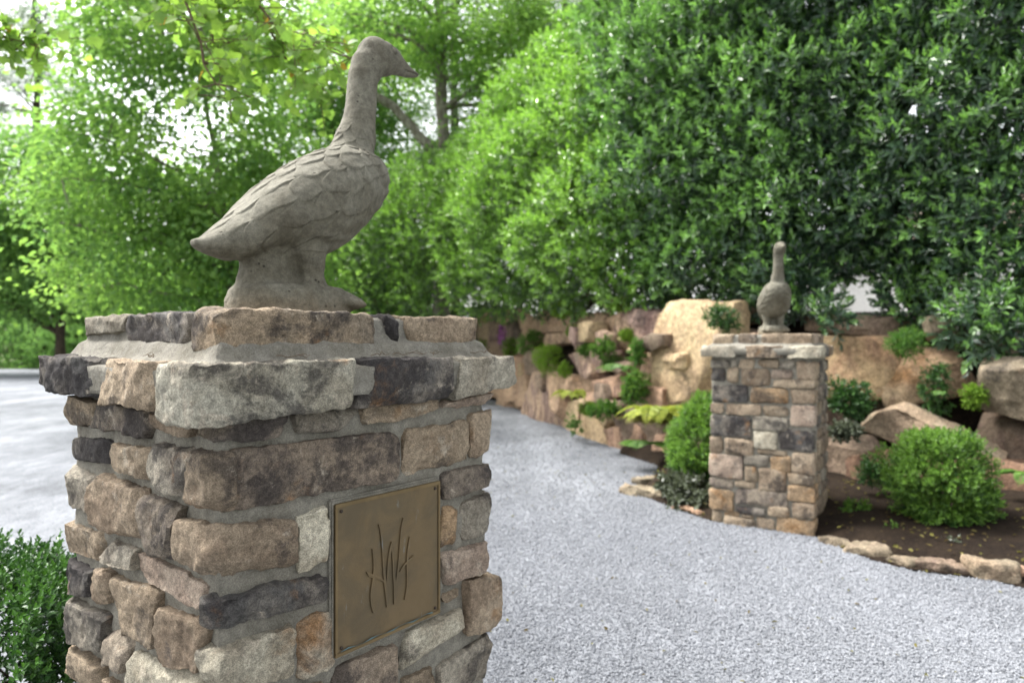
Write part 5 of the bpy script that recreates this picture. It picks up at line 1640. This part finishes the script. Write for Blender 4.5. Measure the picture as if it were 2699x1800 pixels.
def fern(label, base, n, L, mat, seed, face=(-.6, -.7), spread=1.5, rise=.75, wmax=.20, cat='fern'):
    rng = np.random.default_rng(seed)
    base = np.asarray(base, float)
    root = empty('fern', tuple(base), 0, label, cat)
    a0 = math.atan2(face[1], face[0])
    for q in range(n):
        a = a0 + rng.uniform(-spread, spread)
        l = L * rng.uniform(.65, 1.1)
        hd = np.array([math.cos(a), math.sin(a), 0])
        t = np.linspace(0, 1, 24)
        up_ = rise * rng.uniform(.7, 1.25)
        spine = hd * (t * l * .85)[:, None] + np.array([0, 0, 1.0]) * (l * (up_ * t - 1.0 * up_ * t * t * 1.05))[:, None]
        V, Q = tube(spine, np.linspace(.004, .001, 24), 4)
        fr = add('frond', mesh_np('frond', V, quads=Q), M[mat], root)
        side = np.cross(hd, [0, 0, 1.0])
        pos, d, nm, ln_, tn = [], [], [], [], []
        tg = unit(np.gradient(spine, axis=0))
        for i in range(3, 24):
            f = i / 23
            lf = l * wmax * math.sin(math.pi * min(1, f * .92 + .12)) ** .8 + .004
            for s_ in (-1, 1):
                pos.append(spine[i]); d.append(side * s_ + tg[i] * .45 + rng.normal(size=3) * .05 + np.array([0, 0, -.12])); nm.append(np.cross(side, tg[i]) * np.sign(np.cross(side, tg[i])[2] + 1e-6))
                ln_.append(lf); tn.append(rng.uniform(.2, .9))
        leaves('leaflets', pos, np.array(d), np.array(nm), np.array(ln_), np.array(ln_) * .34 + .003, np.array(tn), M[mat], fr, kind='stuff')
    return root

mound('moss_phlox', 'dense round cushion of bright yellow green moss phlox on the boulder wall', 'plant', at(1257, 822, 10.4), (.24, .22, .27), 900, .030, .010, 'leaf_moss', 301)
mound('moss_cushion', 'yellow green cushion on top of the tan boulders under the hedge', 'plant', at(1296, 712, 10.2), (.20, .2, .12), 420, .030, .010, 'leaf_moss', 302)
mound('moss_cushion', 'small olive cushion on the purple striped boulder', 'plant', at(1425, 700, 8.6), (.10, .12, .08), 260, .025, .009, 'leaf_moss', 303, (.3, .2))
mound('moss_cushion', 'olive moss strip on the wall top behind the pillar cap', 'plant', at(1055, 716, 15.8), (.42, .3, .12), 420, .04, .014, 'leaf_moss', 304, (.35, .2))
mound('creeping_plant', 'green creeping plant below the pink flower on the far wall', 'plant', at(1171, 802, 13.4), (.15, .15, .28), 330, .035, .014, 'leaf_moss', 305, (.3, .2))
mound('creeping_plant', 'small green creeper at the left end of the visible wall', 'plant', at(1108, 798, 14.6), (.10, .15, .24), 260, .035, .014, 'leaf_moss', 306, (.4, .2))
mound('creeping_plant', 'grassy green tuft left of the moss phlox cushion', 'plant', at(1214, 792, 11.6), (.20, .2, .17), 360, .035, .013, 'leaf_fern', 307, (.7, .2))
mound('creeping_plant', 'green tuft between the two stacked tan boulders', 'plant', at(1362, 768, 9.2), (.12, .12, .08), 220, .03, .012, 'leaf_moss', 308, (.4, .2))
mound('leafy_plant', 'small leafy plant right of the flat purple boulders', 'plant', at(1388, 800, 8.5), (.15, .12, .13), 260, .035, .018, 'leaf_fern', 309)
mound('leafy_plant', 'deep green plant left of the huge upright boulder', 'plant', at(1462, 812, 7.65), (.09, .1, .14), 260, .035, .017, 'leaf_fern', 310, (.3, .2))
mound('leafy_plant', 'dense green plant below the upright boulder, above the yellow fern', 'plant', at(1462, 890, 7.55), (.17, .14, .19), 520, .035, .018, 'leaf_fern', 311, (.6, .25))
mound('leafy_plant', 'green plant in the crevice below the cracked boulder', 'plant', at(1388, 940, 8.1), (.20, .14, .11), 360, .034, .017, 'leaf_fern', 312, (.4, .25))
mound('leafy_plant', 'dark sprig left of the far goose beside the boulder top', 'plant', at(1662, 735, 6.6), (.17, .14, .14), 340, .04, .014, 'leaf_box_dark', 313, (.5, .2))
mound('leafy_plant', 'feathery green tuft on the rough orange boulder right of the far pillar', 'plant', at(2085, 788, 6.05), (.19, .15, .12), 420, .036, .011, 'leaf_fern', 314, (.35, .25))
mound('leafy_plant', 'dark shade plant close to the right side of the far pillar', 'plant', at(1942, 912, 5.95), (.22, .14, .15), 380, .045, .020, 'leaf_box_dark', 315, (.4, .2))
mound('hanging_plant', 'trailing green plant hanging over the rough boulder', 'plant', at(2145, 880, 5.85), (.10, .10, .24), 300, .035, .015, 'leaf_box_dark', 316, (.5, .25), droop=.7)
mound('leafy_plant', 'pale blue green low plant at the back of the bed beside the far pillar', 'plant', at(1945, 992, 5.75), (.14, .08, .05), 140, .04, .03, 'leaf_dull', 317, (.7, .2))
mound('seedling', 'small green seedling in the soil right of the far pillar', 'plant', (2.52, 5.0, .10), (.10, .08, .05), 60, .035, .022, 'leaf_fern', 318, (.8, .2))
mound('seedling', 'tiny seedling in the soil near the grey edging stone', 'plant', (2.55, 4.55, .06), (.06, .05, .05), 34, .03, .018, 'leaf_fern', 319, (.6, .2))
mound('seedling', 'tiny seedling in front of the round boxwood', 'plant', (2.75, 4.28, .05), (.06, .05, .04), 34, .03, .018, 'leaf_dull', 320, (.6, .2))
mound('leafy_plant', 'few dark leaves against the lowest pale boulder by the gravel', 'plant', at(1322, 975, 9.25), (.08, .05, .13), 26, .06, .034, 'leaf_fern', 321, (.1, .1))
rt = mound('ground_cover', 'low bronze green ground cover leaves at the foot of the far pillar', 'plant', (1.50, 5.62, .08), (.30, .36, .12), 420, .05, .036, 'leaf_dull', 322, (.45, .3))
fern('green fern fronds spreading below the striped boulders', at(1432, 850, 7.9), 14, .42, 'leaf_fern', 331)
fern('yellow fern tuft in the middle of the boulder wall', at(1320, 912, 9.0), 14, .42, 'leaf_yellow', 332, wmax=.16, rise=1.1)
fern('largest yellow fern arching out beside the bright boxwood', at(1510, 960, 7.1), 10, .60, 'leaf_yellow', 333, spread=1.3, rise=.9)
fern('browning fern hanging below the yellow fern', at(1505, 965, 7.15), 12, .50, 'leaf_brown', 334, rise=.45)
fern('green fern drooping beside the boxwood at the gravel edge', at(1490, 1020, 7.1), 9, .42, 'leaf_fern', 335, rise=.5)
fern('bright green fern at the right edge behind the round boxwood', at(2370, 1100, 4.95), 7, .40, 'leaf_fern', 336, face=(-1, -.3))
fern('small fern growing on the slab right of the trailing plant', at(2165, 905, 5.72), 4, .16, 'leaf_fern', 337)

for i_, (px_, py_, Y_, r_, mt_, lab_) in enumerate((
        (1318, 760, 10.0, (.10, .1, .09), 'leaf_moss', 'small bright moss patch between the top tan boulders'),
        (1345, 805, 9.3, (.09, .1, .07), 'leaf_fern', 'green sprig under the flat purple boulder'),
        (1298, 852, 9.9, (.10, .1, .10), 'leaf_moss', 'moss strip right of the phlox cushion'),
        (1410, 832, 8.5, (.13, .1, .08), 'leaf_fern', 'low leafy plant above the cracked boulder'),
        (1440, 772, 8.4, (.08, .1, .07), 'leaf_moss', 'moss tuft below the purple striped boulder'),
        (1352, 938, 8.9, (.11, .1, .08), 'leaf_moss', 'moss patch beside the yellow fern tuft'),
        (1228, 770, 11.6, (.12, .1, .09), 'leaf_fern', 'green tuft above the moss phlox cushion'),
        (2000, 1085, 5.35, (.12, .08, .10), 'leaf_box_dark', 'dark plant against the lowest brown boulder right of the far pillar'),
        (2235, 905, 5.6, (.09, .08, .08), 'leaf_moss', 'moss tuft beside the grey block at right'))):
    mound('wall_plant', lab_, 'plant', at(px_, py_, Y_), r_, 220, .032, .013, mt_, 360 + i_, (.45, .25))

# pink flower spike on the far part of the wall
fl = empty('pink_flower', tuple(at(1152, 790, 13.55)), 0, 'slender spike of pink purple flowers on the wall near the pillar cap', 'flower')
frn = np.random.default_rng(5)
V, Q = tube([(0, 0, -.1), (.01, -.02, .1), (0, -.04, .36)], [.006, .005, .003], 5)
add('stem', mesh_np('stem', V, quads=Q), M['leaf_fern'], fl)
n = 90
zz = frn.uniform(.0, .36, n)
pos = np.c_[frn.normal(size=n) * .035, -.03 + frn.normal(size=n) * .03, zz]
leaves('petals', pos, frn.normal(size=(n, 3)), frn.normal(size=(n, 3)), np.full(n, .05), np.full(n, .045), np.full(n, .5), M['flower'], fl)

# white painted building glimpsed through the gap below the dark evergreen
wh = empty('white_building', (6.6, 12.4, 1.7), R(-55), 'white painted building glimpsed through the gap below the dark evergreen', 'building')
add('wall', box_mesh('wall', -1.35, 2.2, 0, 2.5, -.1, 1.35, .02), M['white_paint'], wh)
V = np.array([(-1.55, -.2, 1.36), (2.4, -.2, 1.36), (2.4, 2.7, 1.36), (-1.55, 2.7, 1.36), (-1.2, 1.25, 2.1), (2.1, 1.25, 2.1)], float)
add('roof', mesh_np('roof', V, quads=[(0, 1, 5, 4), (2, 3, 4, 5), (3, 2, 1, 0)], tris=[(0, 4, 3), (1, 2, 5)], smooth=False), M['bark'], wh)
